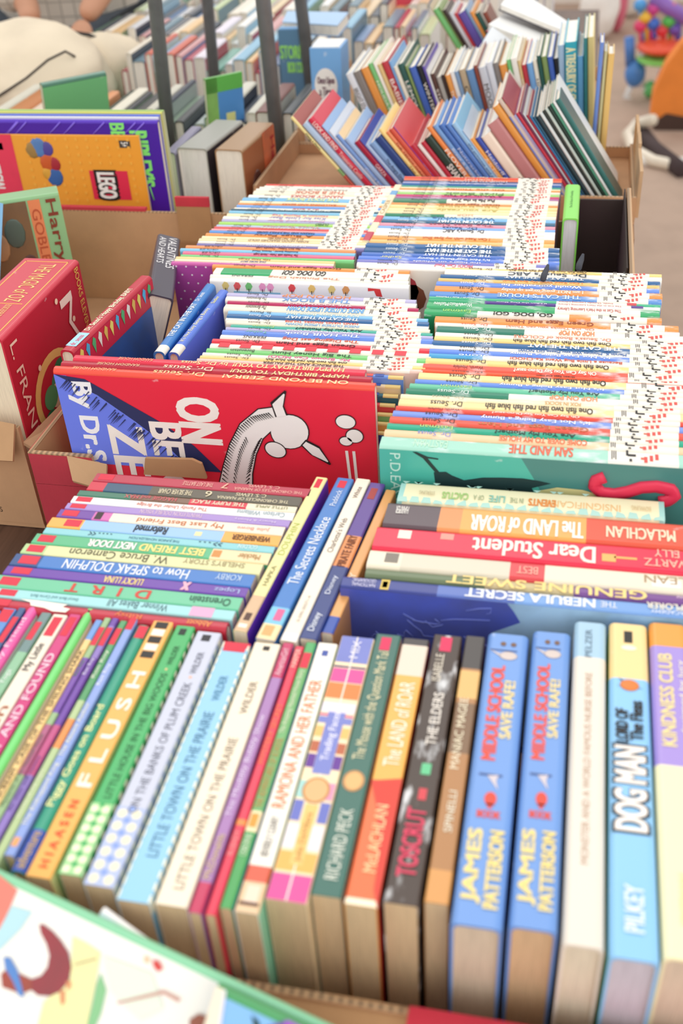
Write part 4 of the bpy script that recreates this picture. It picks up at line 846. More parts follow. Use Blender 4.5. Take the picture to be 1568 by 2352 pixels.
EL = [
 (612, 421, 915, '#e85a50', seu(None)), (609, 423, 913, '#fbf4e4', seu('Pocket for Corduroy', '#c8a898')), (598, 427, 910, W_, seu(None)), (590, 431, 908, '#fbf4e4', seu('MARVELOUS ME', '#9c8c88')), (586, 435, 905, '#f8ecd4', seu('THE B BOOK', '#e07858')), (574, 443, 902, '#fbf6ea', seu('NANCY BOOKS', '#d85848')),
 (561, 450, 898, '#78bce4', seu('THE FOOT BOOK', '#e8f4a8')), (553, 459, 893, '#fbecc8', seu(None)), (549, 464, 891, ORG, seu('BALLOONS AND BEARS', '#d85838')), (546, 468, 889, '#78a4e0', seu(None)), (540, 473, 884, '#fbf4e4', seu('IN A BOX', '#e05040')),
 (533, 477, 880, '#2a5a6c', seu('THE CAT IN THE HAT COMES BACK', '#e8f0f0')), (528, 482, 878, '#8cc8e8', seu(None)), (524, 486, 876, '#fae8bc', seu('Horton Is Playing Tag', '#e888a0')), (516, 492, 873, '#fbf4e4', seu('Kiss for Little Bear', '#a8a0d0')),
 (512, 500, 870, LAV, seu('Mother and Baby', '#e8a0c8')), (506, 505, 866, '#a8d868', seu('DUMBO', '#5a8840', .62, .70, None)), (500, 512, 861, '#b8c8e0', seu('Three Favorites', '#d8a8a0')),
 (494, 518, 857, '#e06060', seu('THREE FAVORITE STORIES', '#f8e4c8')), (487, 522, 855, '#f8b0b0', seu(None)), (484, 525, 853, '#5c98e0', seu('TARZAN AND THE JUNGLE GAMES', '#16386c')), (476, 531, 850, ORG, seu('A Bugs Party', '#7a4020')),
 (467, 538, 847, '#fbe8b8', seu('ALL IS WELL THAT ENDS WELL', '#b08458', .4, .62, None)), (460, 545, 843, '#f8e0b0', seu('ROBIN HOOD SEARCHES GOLD', '#a88c70')), (457, 551, 840, '#fbf4e4', seu(None)), (455, 555, 838, '#8078b0', seu("THE EMPEROR'S NEW CLOTHES", '#e8e4f4')),
 (430, 560, 818, '#f49a60', seu('Pigs Ain\'t Talking - Casandra Leigh', '#7a3020', .42, .68, 'GROLIER', white=False, emblem=False)), (417, 566, 817, '#88ccf0', seu('Something Special - Vanessa Wood', '#20406c', .42, .68, 'GROLIER', white=False, emblem=False)), (424, 572, 815, '#ee7090', seu('The Trouble with Twins - North Leigh', '#7a2038', .42, .68, 'GROLIER', white=False, emblem=False)),
 (418, 580, 815, '#78cc80', seu(None, white=False, emblem=False)), (407, 586, 770, '#fbd894', seu('Hip Hop Huge', '#a87840', .4, .6, None, white=False, emblem=False)), (404, 592, 768, '#fbe8c8', seu('ONE MORE SPOT', '#5868a0', .42, .58, None, white=False, emblem=False)),
]
def dots(root, L, T, D): 
    D = D * 0.5
    q = MB(); e = -.0003; R = random.Random(6)
    for i in range(16):
        for j in range(9):
            x = (i + .5 + .5 * (j % 2)) / 16 * L; z = (j + .4) / 9 * D
            if x < L - .002: q.add([(x + .0011 * math.cos(a), e, -z + .0011 * math.sin(a)) for a in [0, 1.05, 2.1, 3.14, 4.2, 5.2]], [tuple(range(6))], mat('#fbf0f8', 'ink'))
    q.box((.42 * L, e - .0004, -.9 * D), (.95 * L, e - .0001, -.32 * D), mat('#e0b888', 'ink'))
    q.build('dotted_print', root)
EL.append((397, 597, 766, '#d060a8', dict(face='#b850a8', art=dots, label='magenta picture book with white dots on its exposed cover, middle left block', text=[('my first spot', .3, .5, '#f4c8e4')])))
rowX(prep(EL), .170, (396, 603), gD + ' in the middle left block', lab_block('middle left thin-book block'), .19, jz=.001, paper='#f4ead6')
ER = [
 (930, 403, 1290, '#e85438', seu('Green Eggs and Ham', '#fbe0c0', worn=False)), (929, 407, 1290, '#f07850', seu('HORTON', '#fbe8d0')), (928, 411, 1290, '#2c4c80', seu('HOOP TO BE LUCKY', '#e0e8f4')), (926, 415, 1289, LAV, seu('A Whole of a Tale', '#4c4878')), (925, 418, 1288, '#3468a8', seu('and the book of rhyme', '#e0e8f4')), (923, 422, 1288, '#3aa08c', seu(None)),
 (921, 426, 1287, '#f8e4b8', seu(None)), (919, 430, 1286, ORG, seu('Oh the Thinks', '#c85838')), (917, 434, 1286, W_, seu(None)), (915, 437, 1285, '#a4dc78', seu('First Book', '#5c8c40')), (911, 443, 1284, '#d04c7c', seu('A Whale of a Tale', '#5c2840')), (908, 448, 1283, '#b878a8', seu(None)),
 (906, 452, 1282, '#fbf2dc', seu('Put Me In the Zoo', '#3a3430', .36, .62, 'Lopshire', bands=[(0, .33, '#4c8868')], bold=.05)), (899, 461, 1281, '#f0984c', seu('Green Eggs and Ham', '#a84c20')), (895, 467, 1280, '#fbe0a0', seu(FISH, '#c8a048')), (890, 473, 1279, '#fbe8b0', seu('Are you ready', '#c8c058')), (886, 480, 1278, '#fbe4b4', seu(None)),
 (882, 487, 1277, '#fbf2dc', seu('HOP', '#e8b080', bands=[(0, .36, '#3c8c68')])), (877, 492, 1276, LBL, seu('Worth while', '#4478a8')), (872, 500, 1275, '#2c6484', seu('THE CAT IN THE HAT', '#f4f8fa', .34, .66, acol='#dce8f0', bold=.06)), (867, 508, 1275, '#f4a0b0', seu('The Best Nest', '#a84860', author='Eastman')),
 (861, 514, 1275, '#88b4f0', seu('Dr. Seuss', '#2c4478')), (854, 520, 1275, '#fbf6ee', seu("Dr. Seuss's ABC", '#4a4a58', .4, .62)), (849, 530, 1274, '#fbf6ee', seu(None)), (847, 537, 1274, '#f4a858', seu('I Can Read with my Eyes Shut', '#d87030')), (845, 546, 1273, '#fbc880', seu(None)),
 (842, 554, 1285, '#3468a0', seu('THE CAT IN THE HAT', '#f4f8fa', .32, .66, acol='#dce8f0', bold=.06)), (840, 564, 1285, '#2c5c90', seu('THE CAT IN THE HAT', '#f4f8fa', .32, .66, acol='#dce8f0', bold=.06)), (833, 575, 1285, '#5078c8', seu('THE CAT IN THE HAT', '#f0f4fa', .32, .66, acol='#dce8f0')), (826, 583, 1285, '#6488e0', seu("It's Not Easy Being a Bunny", '#e8f0fc', author='Sadler', acol='#f0e890')),
 (822, 592, 1256, '#8888cc', seu('the bears on wheels', '#e8e4f8', author='The Berenstains')), (822, 598, 1253, '#fbf6f0', seu('MOO! Can You?', '#e05878', .42, .62)),
]
rowX(prep(ER), .170, (823, 607), gD + ' in the middle right block', lab_block('middle right thin-book block'), .19, jz=.001, worn=True, paper='#f4ead6')
# spiral-eared flower cover seen beneath the middle right block
def flower(root, L, T, D): 
    D = D * 0.35
    q = MB(); e = -.0003
    for (x, z, r, c) in ((.22, .42, .02, '#b83c48'), (.28, .55, .016, '#8a5038'), (.26, .75, .012, '#90c080'), (.18, .6, .010, '#90c080')):
        q.add([(x * L + r * math.cos(a / 10 * 6.283), e, -z * D + r * math.sin(a / 10 * 6.283)) for a in range(10)], [tuple(range(10))], mat(c, 'ink'))
    q.build('cover_print', root)
y0 = PZ(823, 607, .17).y
book(M_x(-.212, y0 - .0055, .169), .196, .005, .168, '#f4eee4', label='pale picture book with a dark red flower on its cover, front of middle right block', group=gD + ' in the middle right block', art=flower, face='#f4ece0')
# cream book wedged lengthwise between the two middle blocks
hcM((907, 424), (922, 424), (832, 548), (848, 552), .171, '#f8e8c4', 'cream paperback wedged lengthwise between the two middle blocks', grp='books standing lengthwise in the long box', bands=[(0, .14, '#c42c48'), (.8, .88, '#6aa8d8'), (.3, .42, '#d84858')], text=[('CASPER', .45, .7, '#c8a870')])
hcM((1300, 424), (1333, 424), (1290, 500), (1329, 502), .176, '#8ce060', 'lime green hardcover with magenta back standing beside the box wall', grp='books standing lengthwise in the long box', hard=True, face='#e048b8', text=[('The Girl Book of Friendship', .3, .8, '#3c8030', .4, .62, 0)], paper='#dcdce0')
# two small dark clips on the upper right block
for k, (x, y) in enumerate(((1247, 645), (1328, 620))):
    p = PZ(x, y, .171); q = MB()
    q.tube([p + Vector((0, -.007, .0045)), p + Vector((.0005, 0, .006)), p + Vector((.002, .008, .0075)), p + Vector((.0035, .012, .012))], [.0030, .0032, .0028, .0012], mat('#4a4c54', 'cloth'), 8)
    o = q.build('bookmark_tassel'); tag(o, ['short dark grey fabric tassel lying across thin spines, the left one', 'short dark grey fabric tassel lying across thin spines, the right one'][k], 'tassel', 'dark tassels on the spines')

# ------------------------------------------------------------------ leaning picture books
def lean_row(items, Y, z0, grp, where, tilt0, tilt1, depth, hard=True, zlev=.17, count=None, labels=None, simple=False, jit=0):
    """items: (top x px, top y px, colour, opts); left to right"""
    pts = [PY(i[0], i[1], Y) for i in items]; n = len(items)
    ths = [math.radians(tilt0 + (tilt1 - tilt0) * k / max(1, n - 1)) for k in range(n)]
    bx = [p.x + (p.z - zlev) * math.tan(t) for p, t in zip(pts, ths)]
    R = random.Random(11)
    for k in range(n):
        it = items[k]; o = dict(it[3]) if len(it) > 3 and it[3] else {}
        th = ths[k]; nx = bx[k + 1] if k < n - 1 else bx[k] + .008
        if nx < bx[k] + .0015: nx = bx[k] + .0015
        T = (nx - bx[k]) * math.cos(th) - .0003; T = min(T, .022)
        d = Vector((-math.sin(th), 0, math.cos(th)))
        top = Vector((bx[k], Y + (R.uniform(-jit, jit)), zlev)) + d * ((pts[k].z - zlev) / math.cos(th))
        # right hand upper side holds local y=0
        yv = Vector((-math.cos(th), 0, -math.sin(th)))
        L = (top.z - z0 - .001) / math.cos(th) - abs(math.tan(th)) * T * (1 if th > 0 else 0) - .0005
        base = top - d * L - yv * T
        M = Matrix(((d.x, yv.x, 0, base.x), (0, 0, -1, base.y), (d.z, yv.z, 0, base.z), (0, 0, 0, 1)))
        lab = o.pop('label', None) or f'{cname(it[2])} picture book leaning left, {ordn(k)} from the left in the {where}'
        if th < .05: lab = lab.replace('leaning left', 'standing')
        dd = o.pop('dep', depth + R.uniform(-.02, .015))
        book(M, L, T, dd, it[2], label=lab, group=grp, hard=o.pop('hard', hard), td=-1, simple=simple and not o.get('text'), paper='#fbf7ee', **o)
F1 = [
 (666, 272, '#f4e49c', dict(text=[('Myers + Myers', .5, .93, '#3c5a3c', .15, .85, .04)], bands=[(0, .38, '#88b470'), (.05, .3, '#c85848')], face='#a84c44')),
 (693, 290, '#b8d4f0', None), (706, 278, '#dc3450', dict(text=[('LOOK AND FIND', .62, .95, '#fbe0d8', .2, .85, .04), ('Treasures Castle', .25, .58, '#fbe0d8', .2, .8)])),
 (738, 290, '#9cc0ec', dict(text=[('the nutcracker tales', .2, .7, '#f4f8fc')])), (754, 302, '#dce4f0', None), (770, 313, '#7ca4e0', dict(text=[('Good fun', .2, .5, '#e8f0fc')], face='#f8d8a8')),
 (790, 322, '#a8c8f0', None), (813, 330, '#b02444', dict(text=[('GARZA', .4, .6, '#f0d8e0')])), (826, 322, '#3c50b4', None), (838, 335, '#b4ccec', None), (848, 333, '#88b0e0', dict(text=[('The Angry Dragon', .25, .7, '#38486c')])),
 (860, 322, '#2c4c8c', None), (868, 300, '#fbe090', dict(text=[('The Curious', .15, .5, '#a88038')])), (886, 305, '#f49468', dict(text=[('THE TEDDY THREE RULE', .2, .85, '#7a3020')])), (893, 300, '#e0604c', None),
 (902, 290, '#8c4cb4', dict(face='#d84850', text=[('SNOW WHITE AND THE SEVEN', .08, .85, '#f4d8f0', .15, .85, .04)])), (938, 340, '#c03044', None), (958, 336, '#f4f0ec', None), (966, 330, '#c83448', None), (974, 322, '#2c4840', dict(text=[('SHANNON', .1, .55, '#f4f8f0', .15, .85, .04)])),
 (979, 295, '#f49450', dict(text=[('FLOVER MAN', .1, .7, '#fff4e4', .12, .88, .05)])), (993, 292, '#78a8e0', dict(text=[('Brave & Begun', .3, .7, '#e0ecfc')])), (1007, 290, '#4c7cc8', dict(text=[('Nutcracker', .3, .7, '#c8dcf8')])), (1022, 289, '#5c8cd4', None),
 (1036, 288, '#9cccf0', dict(text=[('the princess and greatest', .15, .75, '#3c6ca8')], face='#8cc8ec')), (1062, 300, '#cce0f4', None), (1078, 322, '#f4ac54', dict(text=[('A Is For the ABC', .1, .7, '#fbe8c8')])), (1091, 320, '#3c58b8', dict(text=[('Heidorff / Flavin', .1, .8, '#e8ecfc', .15, .85, .04)])),
 (1104, 318, '#fbf0dc', dict(text=[('D.L. MILLER', .05, .3, '#a88868')], face='#6c4c48')), (1118, 290, '#c88c8c', None), (1130, 250, '#e8a04c', dict(face='#8c4450')), (1142, 232, '#d8c8b8', None), (1152, 224, '#a83c48', None), (1160, 240, '#f4c8a0', None), (1168, 270, '#7c90d8', None), (1177, 268, '#a4b4e4', None),
 (1184, 262, '#c8384c', None), (1192, 258, '#783c60', None), (1200, 262, '#d0d8dc', None), (1208, 266, '#a82c40', None), (1216, 268, '#3c84b8', None), (1223, 270, '#2c5c78', None), (1230, 270, '#243c44', None), (1238, 262, '#e4ecec', None), (1245, 256, '#28302c', None), (1251, 252, '#c8d8d0', None), (1257, 246, '#203830', None), (1263, 240, '#50987c', None), (1269, 236, '#f0f4f4', None), (1275, 232, '#30706c', dict(dep=.05, face='#4c6460', back='#fbfbf8')),
]
lean_row(F1, 1.38, .0985, 'picture books in the front leaning row', 'front leaning row', 41, 34, .13, zlev=.16)
F2 = []
R2 = random.Random(21)
pal = ['#e8ecf4', '#8a8480', '#f0a050', '#7cc87c', '#fbf6ec', '#e8c888', '#c83c48', '#7cb0e4', '#f8f0dc', '#2c5c54', '#88a060', '#4a6cc0', '#202428', '#6858b0', '#f0f0f0', '#5a3c34', '#b4b0a8', '#3c2c28', '#f4a858', '#f8f8f4', '#88a8cc', '#c4b090', '#6c98c8', '#904838', '#d8dce4']
x = 793
ks = 0
def ytop(x):
    for a, b in zip(((780, 185), (845, 143), (915, 150), (955, 150), (1000, 180), (1060, 165), (1100, 150), (1170, 140), (1200, 150), (1240, 128), (1275, 140)), ((845, 143), (915, 150), (955, 150), (1000, 180), (1060, 165), (1100, 150), (1170, 140), (1200, 150), (1240, 128), (1275, 140), (1320, 130))):
        if a[0] <= x <= b[0]: return a[1] + (b[1] - a[1]) * (x - a[0]) / (b[0] - a[0])
    return 150
words = ['BRIGHT STARS', 'HOLIDAY', 'BABIES', 'LEMON', 'WINTER', 'STORIES', 'THE BEAR', 'CAPS', 'MOON', 'RABBIT']
while x < 1275:
    c = pal[ks % len(pal)]; o = None
    if ks % 3 == 0: o = dict(text=[(words[ks // 3 % 10], .45, .8, '#fbf4e8' if cname(c) not in ('white', 'cream', 'light blue', 'tan') else '#4a4440')])
    F2.append((x, ytop(x) + R2.uniform(-6, 8), c, o)); x += R2.choice([9, 11, 14, 17]); ks += 1
lean_row(F2, 1.606, .0985, 'picture books in the second leaning row', 'second leaning row', 24, 12, .15, zlev=.2)
F2b = [(1280, 105, '#a8c4dc', None), (1296, 98, '#38b4c4', dict(text=[('A TREASURY OF CHRISTMAS', .25, .95, '#fbf6c0', .12, .88, .05)], label='turquoise tall picture book with yellow capitals, standing near the right edge')), (1325, 130, '#6cb0dc', None), (1340, 88, '#3c8c8c', None), (1349, 86, '#e4d490', None)]
def upright(items, Y, z0, tilt, depth, grp, where, W=None):
    n = len(items)
    for k, it in enumerate(items):
        p = PY(it[0], it[1], Y); nx = PY(items[k + 1][0], it[1], Y).x if k < n - 1 else p.x + .009
        th = math.radians(tilt); T = min((nx - p.x) * math.cos(th) - .0004, .02); d = Vector((-math.sin(th), 0, math.cos(th))); yv = Vector((-math.cos(th), 0, -math.sin(th)))
        L = (p.z - z0 - .001) / math.cos(th) - math.tan(th) * T; base = p - d * L - yv * T
        o = dict(it[3] or {}); lab = o.pop('label', None) or f'{cname(it[2])} tall picture book, {ordn(k)} from the left of the {where}'
        book(Matrix(((d.x, yv.x, 0, base.x), (0, 0, -1, base.y), (d.z, yv.z, 0, base.z), (0, 0, 0, 1))), L, T, depth, it[2], label=lab, group=grp, td=-1, paper='#fbf7ee', **o)
upright(F2b, 1.606, .0985, 5, .15, 'tall books at the right end of the leaning rows', 'upright group beside leaning rows')
upright([(1378, 98, '#7090d8', None), (1388, 118, '#c8c090', None), (1396, 124, '#e8c074', None)], 1.53, .0985, 0, .055, 'tall books at the right end of the leaning rows', 'last upright trio')
F3 = []; x = 985; ks = 3
while x < 1120:
    F3.append((x, 20 + (x - 985) * .1 + R2.uniform(-8, 8), pal[(ks * 7) % len(pal)], None)); x += R2.choice([9, 12, 15]); ks += 1
lean_row(F3, 1.90, .0985, 'picture books in the third leaning row', 'third leaning row', 34, 30, .09, zlev=.25, simple=True)
# big pale books lying over the back rows
def slabbook(pts, th, c, lab, name='picture_book', edge='#c83c50', grp=None):
    """book lying on a slope: pts = near-left, near-right, far-right, far-left of its upper board"""
    p = [Vector(v) for v in pts]; n = (p[1] - p[0]).cross(p[3] - p[0]).normalized()
    if n.z < 0: n = -n
    r = empty(name, Matrix.Translation(p[0]), lab, 'book', grp); Mi = Matrix.Translation(-p[0])
    for a, b, cc, nm in ((0, .0016, c, 'cover'), (th - .0016, th, edge, 'back_board')):
        q = MB(); slab(q, [v - n * a for v in p], n, b - a, mat(cc, 'cover'), Mi); q.build(nm, r)
    cen = sum(p, Vector()) / 4; q = MB(); slab(q, [cen + (v - cen) * .97 - n * .0018 for v in p], n, th - .0036, mat('#fbf7ee', 'paper'), Mi); q.build('page_block', r)
    return r
Yb = 1.80
slabbook([PY(1122, 55, 1.80), PY(1262, 112, 1.80), PY(1300, 85, 1.93), PY(1160, 30, 1.93)], .012, '#fbfbf8', 'large white picture book lying slanted over the back rows, lower one', edge='#c04058')
slabbook([PY(1150, 10, 1.88), PY(1300, 72, 1.88), PY(1320, 60, 1.98), PY(1180, -30, 1.98)], .010, '#fbfcfa', 'large white picture book lying slanted over the back rows, upper one', edge='#3a3440')
slabbook([PY(1100, 110, 1.76), PY(1150, 150, 1.76), PY(1250, 150, 1.80), PY(1130, 60, 1.80)], .006, '#f4f8fc', 'white picture book with pale blue edge propped among leaning books', edge='#6aa8dc')

# ------------------------------------------------------------------ left: large books and thick hardcovers
def lego_art(root, L, T, D): 
    D = D * 0.46
    q = MB(); e = -.0004
    def r(x0, x1, z0, z1, c, dy=0): q.box((x0 * L, e - dy - .0002, -z1 * D), (x1 * L, e - dy, -z0 * D), mat(c, 'ink'))
    r(0, .40, 0, 2.1, '#f03c5c'); r(.26, .35, .12, .22, '#f8d048')
    r(.74, .92, .5, .92, '#e82c50', .0002); r(.905, .955, .07, .17, '#4a4440')
    Mt = Matrix(((0, 1, 0, 0), (0, 0, 1, e - .0008), (-1, 0, 0, 0), (0, 0, 0, 1)))
    put_text(q, 'LEGO', '#201c1c', Mt, .515 * D, .91 * D, .765 * L, .865 * L, .11, keep=False)
    Mt2 = Matrix(((0, 1, 0, 0), (0, 0, 1, e - .0010), (-1, 0, 0, 0), (0, 0, 0, 1)))
    put_text(q, 'LEGO', '#fbf8f4', Mt2, .53 * D, .895 * D, .775 * L, .855 * L, .05, keep=False)
    put_text(q, 'OFFICIAL', '#fbf4f4', Mt, .33 * D, .82 * D, .265 * L, .315 * L, .05, keep=False)
    put_text(q, '5+', '#f8f4ee', Mt2, .09 * D, .15 * D, .915 * L, .945 * L, .03, keep=False)
    for (x, z, c, rr) in ((.52, .18, '#5c88c8', .012), (.56, .2, '#5c4ca8', .009), (.49, .22, '#a8844c', .010), (.55, .40, '#d8602c', .011), (.58, .42, '#b02c3c', .009), (.57, .6, '#3c68b0', .012), (.54, .55, '#f0b040', .008)):
        q.ball((x * L, e, -z * D), (rr, .001, rr * 1.1), mat(c, 'art'), n=14, k=6)
    for i in range(11):
        for j in range(9):
            x = .46 + .048 * i; z = .06 + .11 * j
            if not (.72 < x < .94 and z > .45) and not (.46 < x < .62 and .1 < z < .7): q.box((x * L, e - .0004, -z * D - .0018), (x * L + .0036, e, -z * D + .0018), mat('#fcb84c', 'cover'))
    q.build('cover_print', root)
def ripley_art(root, L, T, D): 
    D = D * 0.5
    q = MB(); e = -.0004
    Mt = Matrix(((0, 1, 0, 0), (0, 0, 1, e - .0004), (-1, 0, 0, 0), (0, 0, 0, 1)))
    put_text(q, "RIPLEY'S", '#8cf07c', Mt, .12 * D, .78 * D, .885 * L, .955 * L, .05, keep=False)
    put_text(q, "BELIEVE", '#8cf07c', Mt, .03 * D, .6 * D, .81 * L, .865 * L, .05, keep=False)
    R = random.Random(8)
    for k in range(14):
        x = R.uniform(0, .95); q.tube([(x * L, e, -.02 * D), ((x - .07) * L, e, -.2 * D)], [.0012, .0003], mat('#9070f0', 'ink'), 4)
    q.tube([(.93 * L, e, -.78 * D), (.94 * L, e, -.95 * D)], .0009, mat('#8cf07c', 'ink'), 4)
    q.build('cover_print', root)
# big album books stand on a low carton; boards face the camera
zf = .0
def big(xl, xr, y_px, z, T, D, c, lab, Y=None, **o):
    p0 = PY(xl, y_px, Y); x1 = PY_x(xr, Y, p0.z if z is None else z); zz = p0.z if z is None else z
    return book(M_x(p0.x, Y, zz), x1 - p0.x, T, zz - .001 if D is None else D, c, label=lab, group='large album books standing face-on at the left', td=-1, **o)
big(-160, 318, 322, .205, .004, None, '#f6a83c', 'orange and pink album book with a red square logo', Y=1.325, face='#fba93c', back='#5c6068', art=lego_art)
big(-190, 360, 292, .222, .009, None, '#5830c0', 'purple album book with bright green scrawled letters', Y=1.3310, face='#4c1ca8', art=ripley_art)
big(-190, 363, 285, .224, .003, None, '#f0f0f0', 'white-edged album book directly behind the purple one', Y=1.3405)
big(-195, 366, 280, .226, .004, None, '#6878d8', 'blue album book, third behind the purple one', Y=1.3440)
big(-200, 371, 275, .228, .004, None, '#d8d870', 'yellow-green album book, second last of the left stack', Y=1.3485)
big(-205, 374, 270, .229, .005, None, '#a8c878', 'pale green album book at the back of the left stack', Y=1.3530)
# thick hardcovers beside them
hcM((430, 292), (462, 290), (378, 352), (402, 350), .168, '#8c88a0', 'grey-violet wrapped hardcover next to the album books', grp='thick hardcovers behind the long box', hard=True, paper='#e8e8dc', face='#4c4858')
hcM((466, 291), (557, 277), (408, 345), (474, 342), .172, '#a8a8a0', 'thick grey wrapped hardcover between a violet and an orange one', grp='thick hardcovers behind the long box', hard=True, paper='#f4f2ec', face='#3c3c44')
def hpart(root, L, T, D):
    q = MB(); e = -.0004; Mt = Matrix(((0, 1, 0, 0), (0, 0, 1, e - .0004), (-1, 0, 0, 0), (0, 0, 0, 1)))
    q.add([(.6 * L, e, -.0 * D), (.98 * L, e, 0), (.98 * L, e, -.98 * D), (.6 * L, e, -.98 * D)], [(0, 3, 2, 1)][::-1], mat('#f08050', 'art'))
    put_text(q, 'Harry Potter', '#b82c38', Mt, .08 * D, .95 * D, .8 * L, .95 * L, .04, keep=False)
    q.ball((.35 * L, e, -.4 * D), (.02, .001, .03), mat('#6c3c30', 'art'), n=12, k=6); q.box((.2 * L, e - .0005, -.75 * D), (.33 * L, e, -.5 * D), mat('#f4f0f0', 'ink'))
    q.build('cover_print', root)
hcM((570, 283), (628, 282), (484, 345), (556, 345), .175, '#b08c68', 'thick brown hardcover with orange-red painted front, rightmost of the thick trio', grp='thick hardcovers behind the long box', hard=True, paper='#f6f0e0', face='#a86844', art=hpart)
m = MB(); m.box((-.425, 1.36, .0), (-.421, 1.6, .12), mat('#b98d62', 'card')); tag(m.build('cardboard_divider'), 'upright brown cardboard divider right of the thick hardcovers', 'cardboard')
# Goblet-like thick painted hardcover in left box
def gobart(root, L, T, D):
    q = MB(); e = -.0005
    def P(x, z): return (x * L, e, -z * D)
    q.add([P(0, .02), P(.815, .02), P(.815, .98), P(0, .98)], [(0, 3, 2, 1)], mat('#8a6848', 'art')); 
    q.add([P(.825, .02), P(.89, .02), P(.89, .98), P(.825, .98)], [(0, 3, 2, 1)], mat('#f09060', 'cover'))
    Mt = Matrix(((0, 1, 0, 0), (0, 0, 1, e - .0006), (-1, 0, 0, 0), (0, 0, 0, 1)))
    put_text(q, 'Harry Potter', '#8c3c28', Mt, .03 * D, 1.0 * D, .905 * L, .975 * L, .03, keep=False)
    put_text(q, 'GOBLET OF FIRE', '#c85c38', Mt, .08 * D, .95 * D, .835 * L, .882 * L, .02, keep=False)
    for x, z, r, c in ((.62, .3, .012, '#c89468'), (.72, .22, .012, '#5c6c60'), (.77, .45, .009, '#5c3830'), (.6, .7, .012, '#a87048')): q.ball((x * L, e, -z * D), (r, .001, r * 1.5), mat(c, 'art'), n=12, k=6)
    q.box((.66 * L, e - .001, -.98 * D), (.77 * L, e - .0004, -.50 * D), mat('#f6f4fa', 'ink'))
    for k in range(9): q.box((.69 * L, e - .0014, -(.58 + .03 * k) * D), (.72 * L, e - .001, -(.595 + .03 * k) * D), mat('#3a3a44', 'ink'))
    q.build('cover_print', root)
book(M_x(PZ(142, 436, .2).x - .21 * math.cos(.5), PZ(142, 436, .2).y - .21 * math.sin(.5) - .01, .2, yaw=.5, lean=.0), .21, .030, .18, '#8cba84', kind='hardcover_book', label='thick worn hardcover, painted brown front and green edge, with a white barcode sticker', art=gobart, face='#98c890')
# thick red book
def ozart(root, L, T, D):
    q = MB(); e = -.0005; gold = '#f4cc60'
    def P(x, z): return (x * L, e, -z * D)
    def disc2(x, z, rx, rz, c, dy=0, n=28): q.add([(x * L + rx * math.cos(6.2832 * a / n), e - dy, -z * D + rz * math.sin(6.2832 * a / n)) for a in range(n)], [tuple(range(n))], mat(c, 'ink'))
    disc2(.42, .50, .047, .040, '#f0d078'); disc2(.43, .51, .039, .033, '#c42c3c', .0003)
    for kk, (x, z, r, c) in enumerate(((.50, .42, .012, '#2f8a58'), (.44, .46, .011, '#48a070'), (.40, .52, .012, '#f0d8b0'), (.33, .50, .012, '#5cae70'), (.28, .62, .012, '#2f8a58'), (.55, .46, .008, '#1f6c44'))): disc2(x, z, r * 1.2, r, c, .0006 + kk * .00005)
    # big initials read along the far-to-near slope of the cover; author runs down the near edge
    Mt = Matrix(((0, 1, 0, 0), (0, 0, 1, e - .0006), (-1, 0, 0, 0), (0, 0, 0, 1)))
    put_text(q, 'MAGIC', '#fbe8d8', Mt, .10 * D, 1.5 * D, .66 * L, .82 * L, .01, keep=False)
    put_text(q, 'L. FRANK BAUM', '#f8d8c0', Mt, .06 * D, 1.05 * D, .05 * L, .13 * L, .0, keep=False)
    put_text(q, 'BOOKS ELEVEN THROUGH FOURTEEN', gold, Mt, .02 * D, .9 * D, .91 * L, .96 * L, .0, keep=False)
    for x, z in ((.28, .3), (.18, .62), (.78, .25), (.62, .08)): disc2(x, z, .003, .003, '#fbe0c0', .0012)
    clip_low(q, -D)
    q.build('cover_print', root)
book(M_y(-.4905, .775, .195, yaw=.0, lean=0), .175, .062, .188, '#d03448', kind='hardcover_book', label='very thick red hardcover with gold lettering and a green figure in a cream ring', td=-1, face='#c4283c', art=ozart, paper='#f2e4c8',
     text=[('THE MAGIC of OZ', .42, .92, '#f4cc78', .45, .72, .0), ('BOOKS ELEVEN THROUGH FOURTEEN', .08, .38, '#f4cc78', .55, .66, 0), ('L. FRANK BAUM', .06, .3, '#f4cc78', .3, .42, 0)],
     tags=[(.04, .96, .12, .135, '#f0c458'), (.04, .96, .865, .88, '#f0c458'), (.04, .045, .12, .88, '#f0c458'), (.955, .96, .12, .88, '#f0c458'), (.395, .40, .2, .8, '#f0c458')])
# blue paper slip
m = MB(); sM = frame(Vector((-.70, 1.045, .235)), Vector((1, .05, -.25)), Vector((0.05, .12, 1)), None)
m.box((0, 0, -.0006), (.085, -.11, 0), mat('#8cc8f4', 'ink'), sM)
m.box((0, -.11, -.0006), (.075, 0, .0002), mat('#8cc8f4', 'ink'), sM)
for k, s in enumerate(['Would I buy Kumi', 'book 10000', 'thanks for your interest', 'see tomorrow', 'for CHRISTMAS', 'PAGES from STORY']): put_text(m, s, '#26466c', sM @ Matrix.Translation((0, 0, .0004)), .008, .068, -.018 - k * .014, -.010 - k * .014, .02)
tag(m.build('paper_slip'), 'pale blue paper slip with dark handwriting standing at the left edge', 'paper')

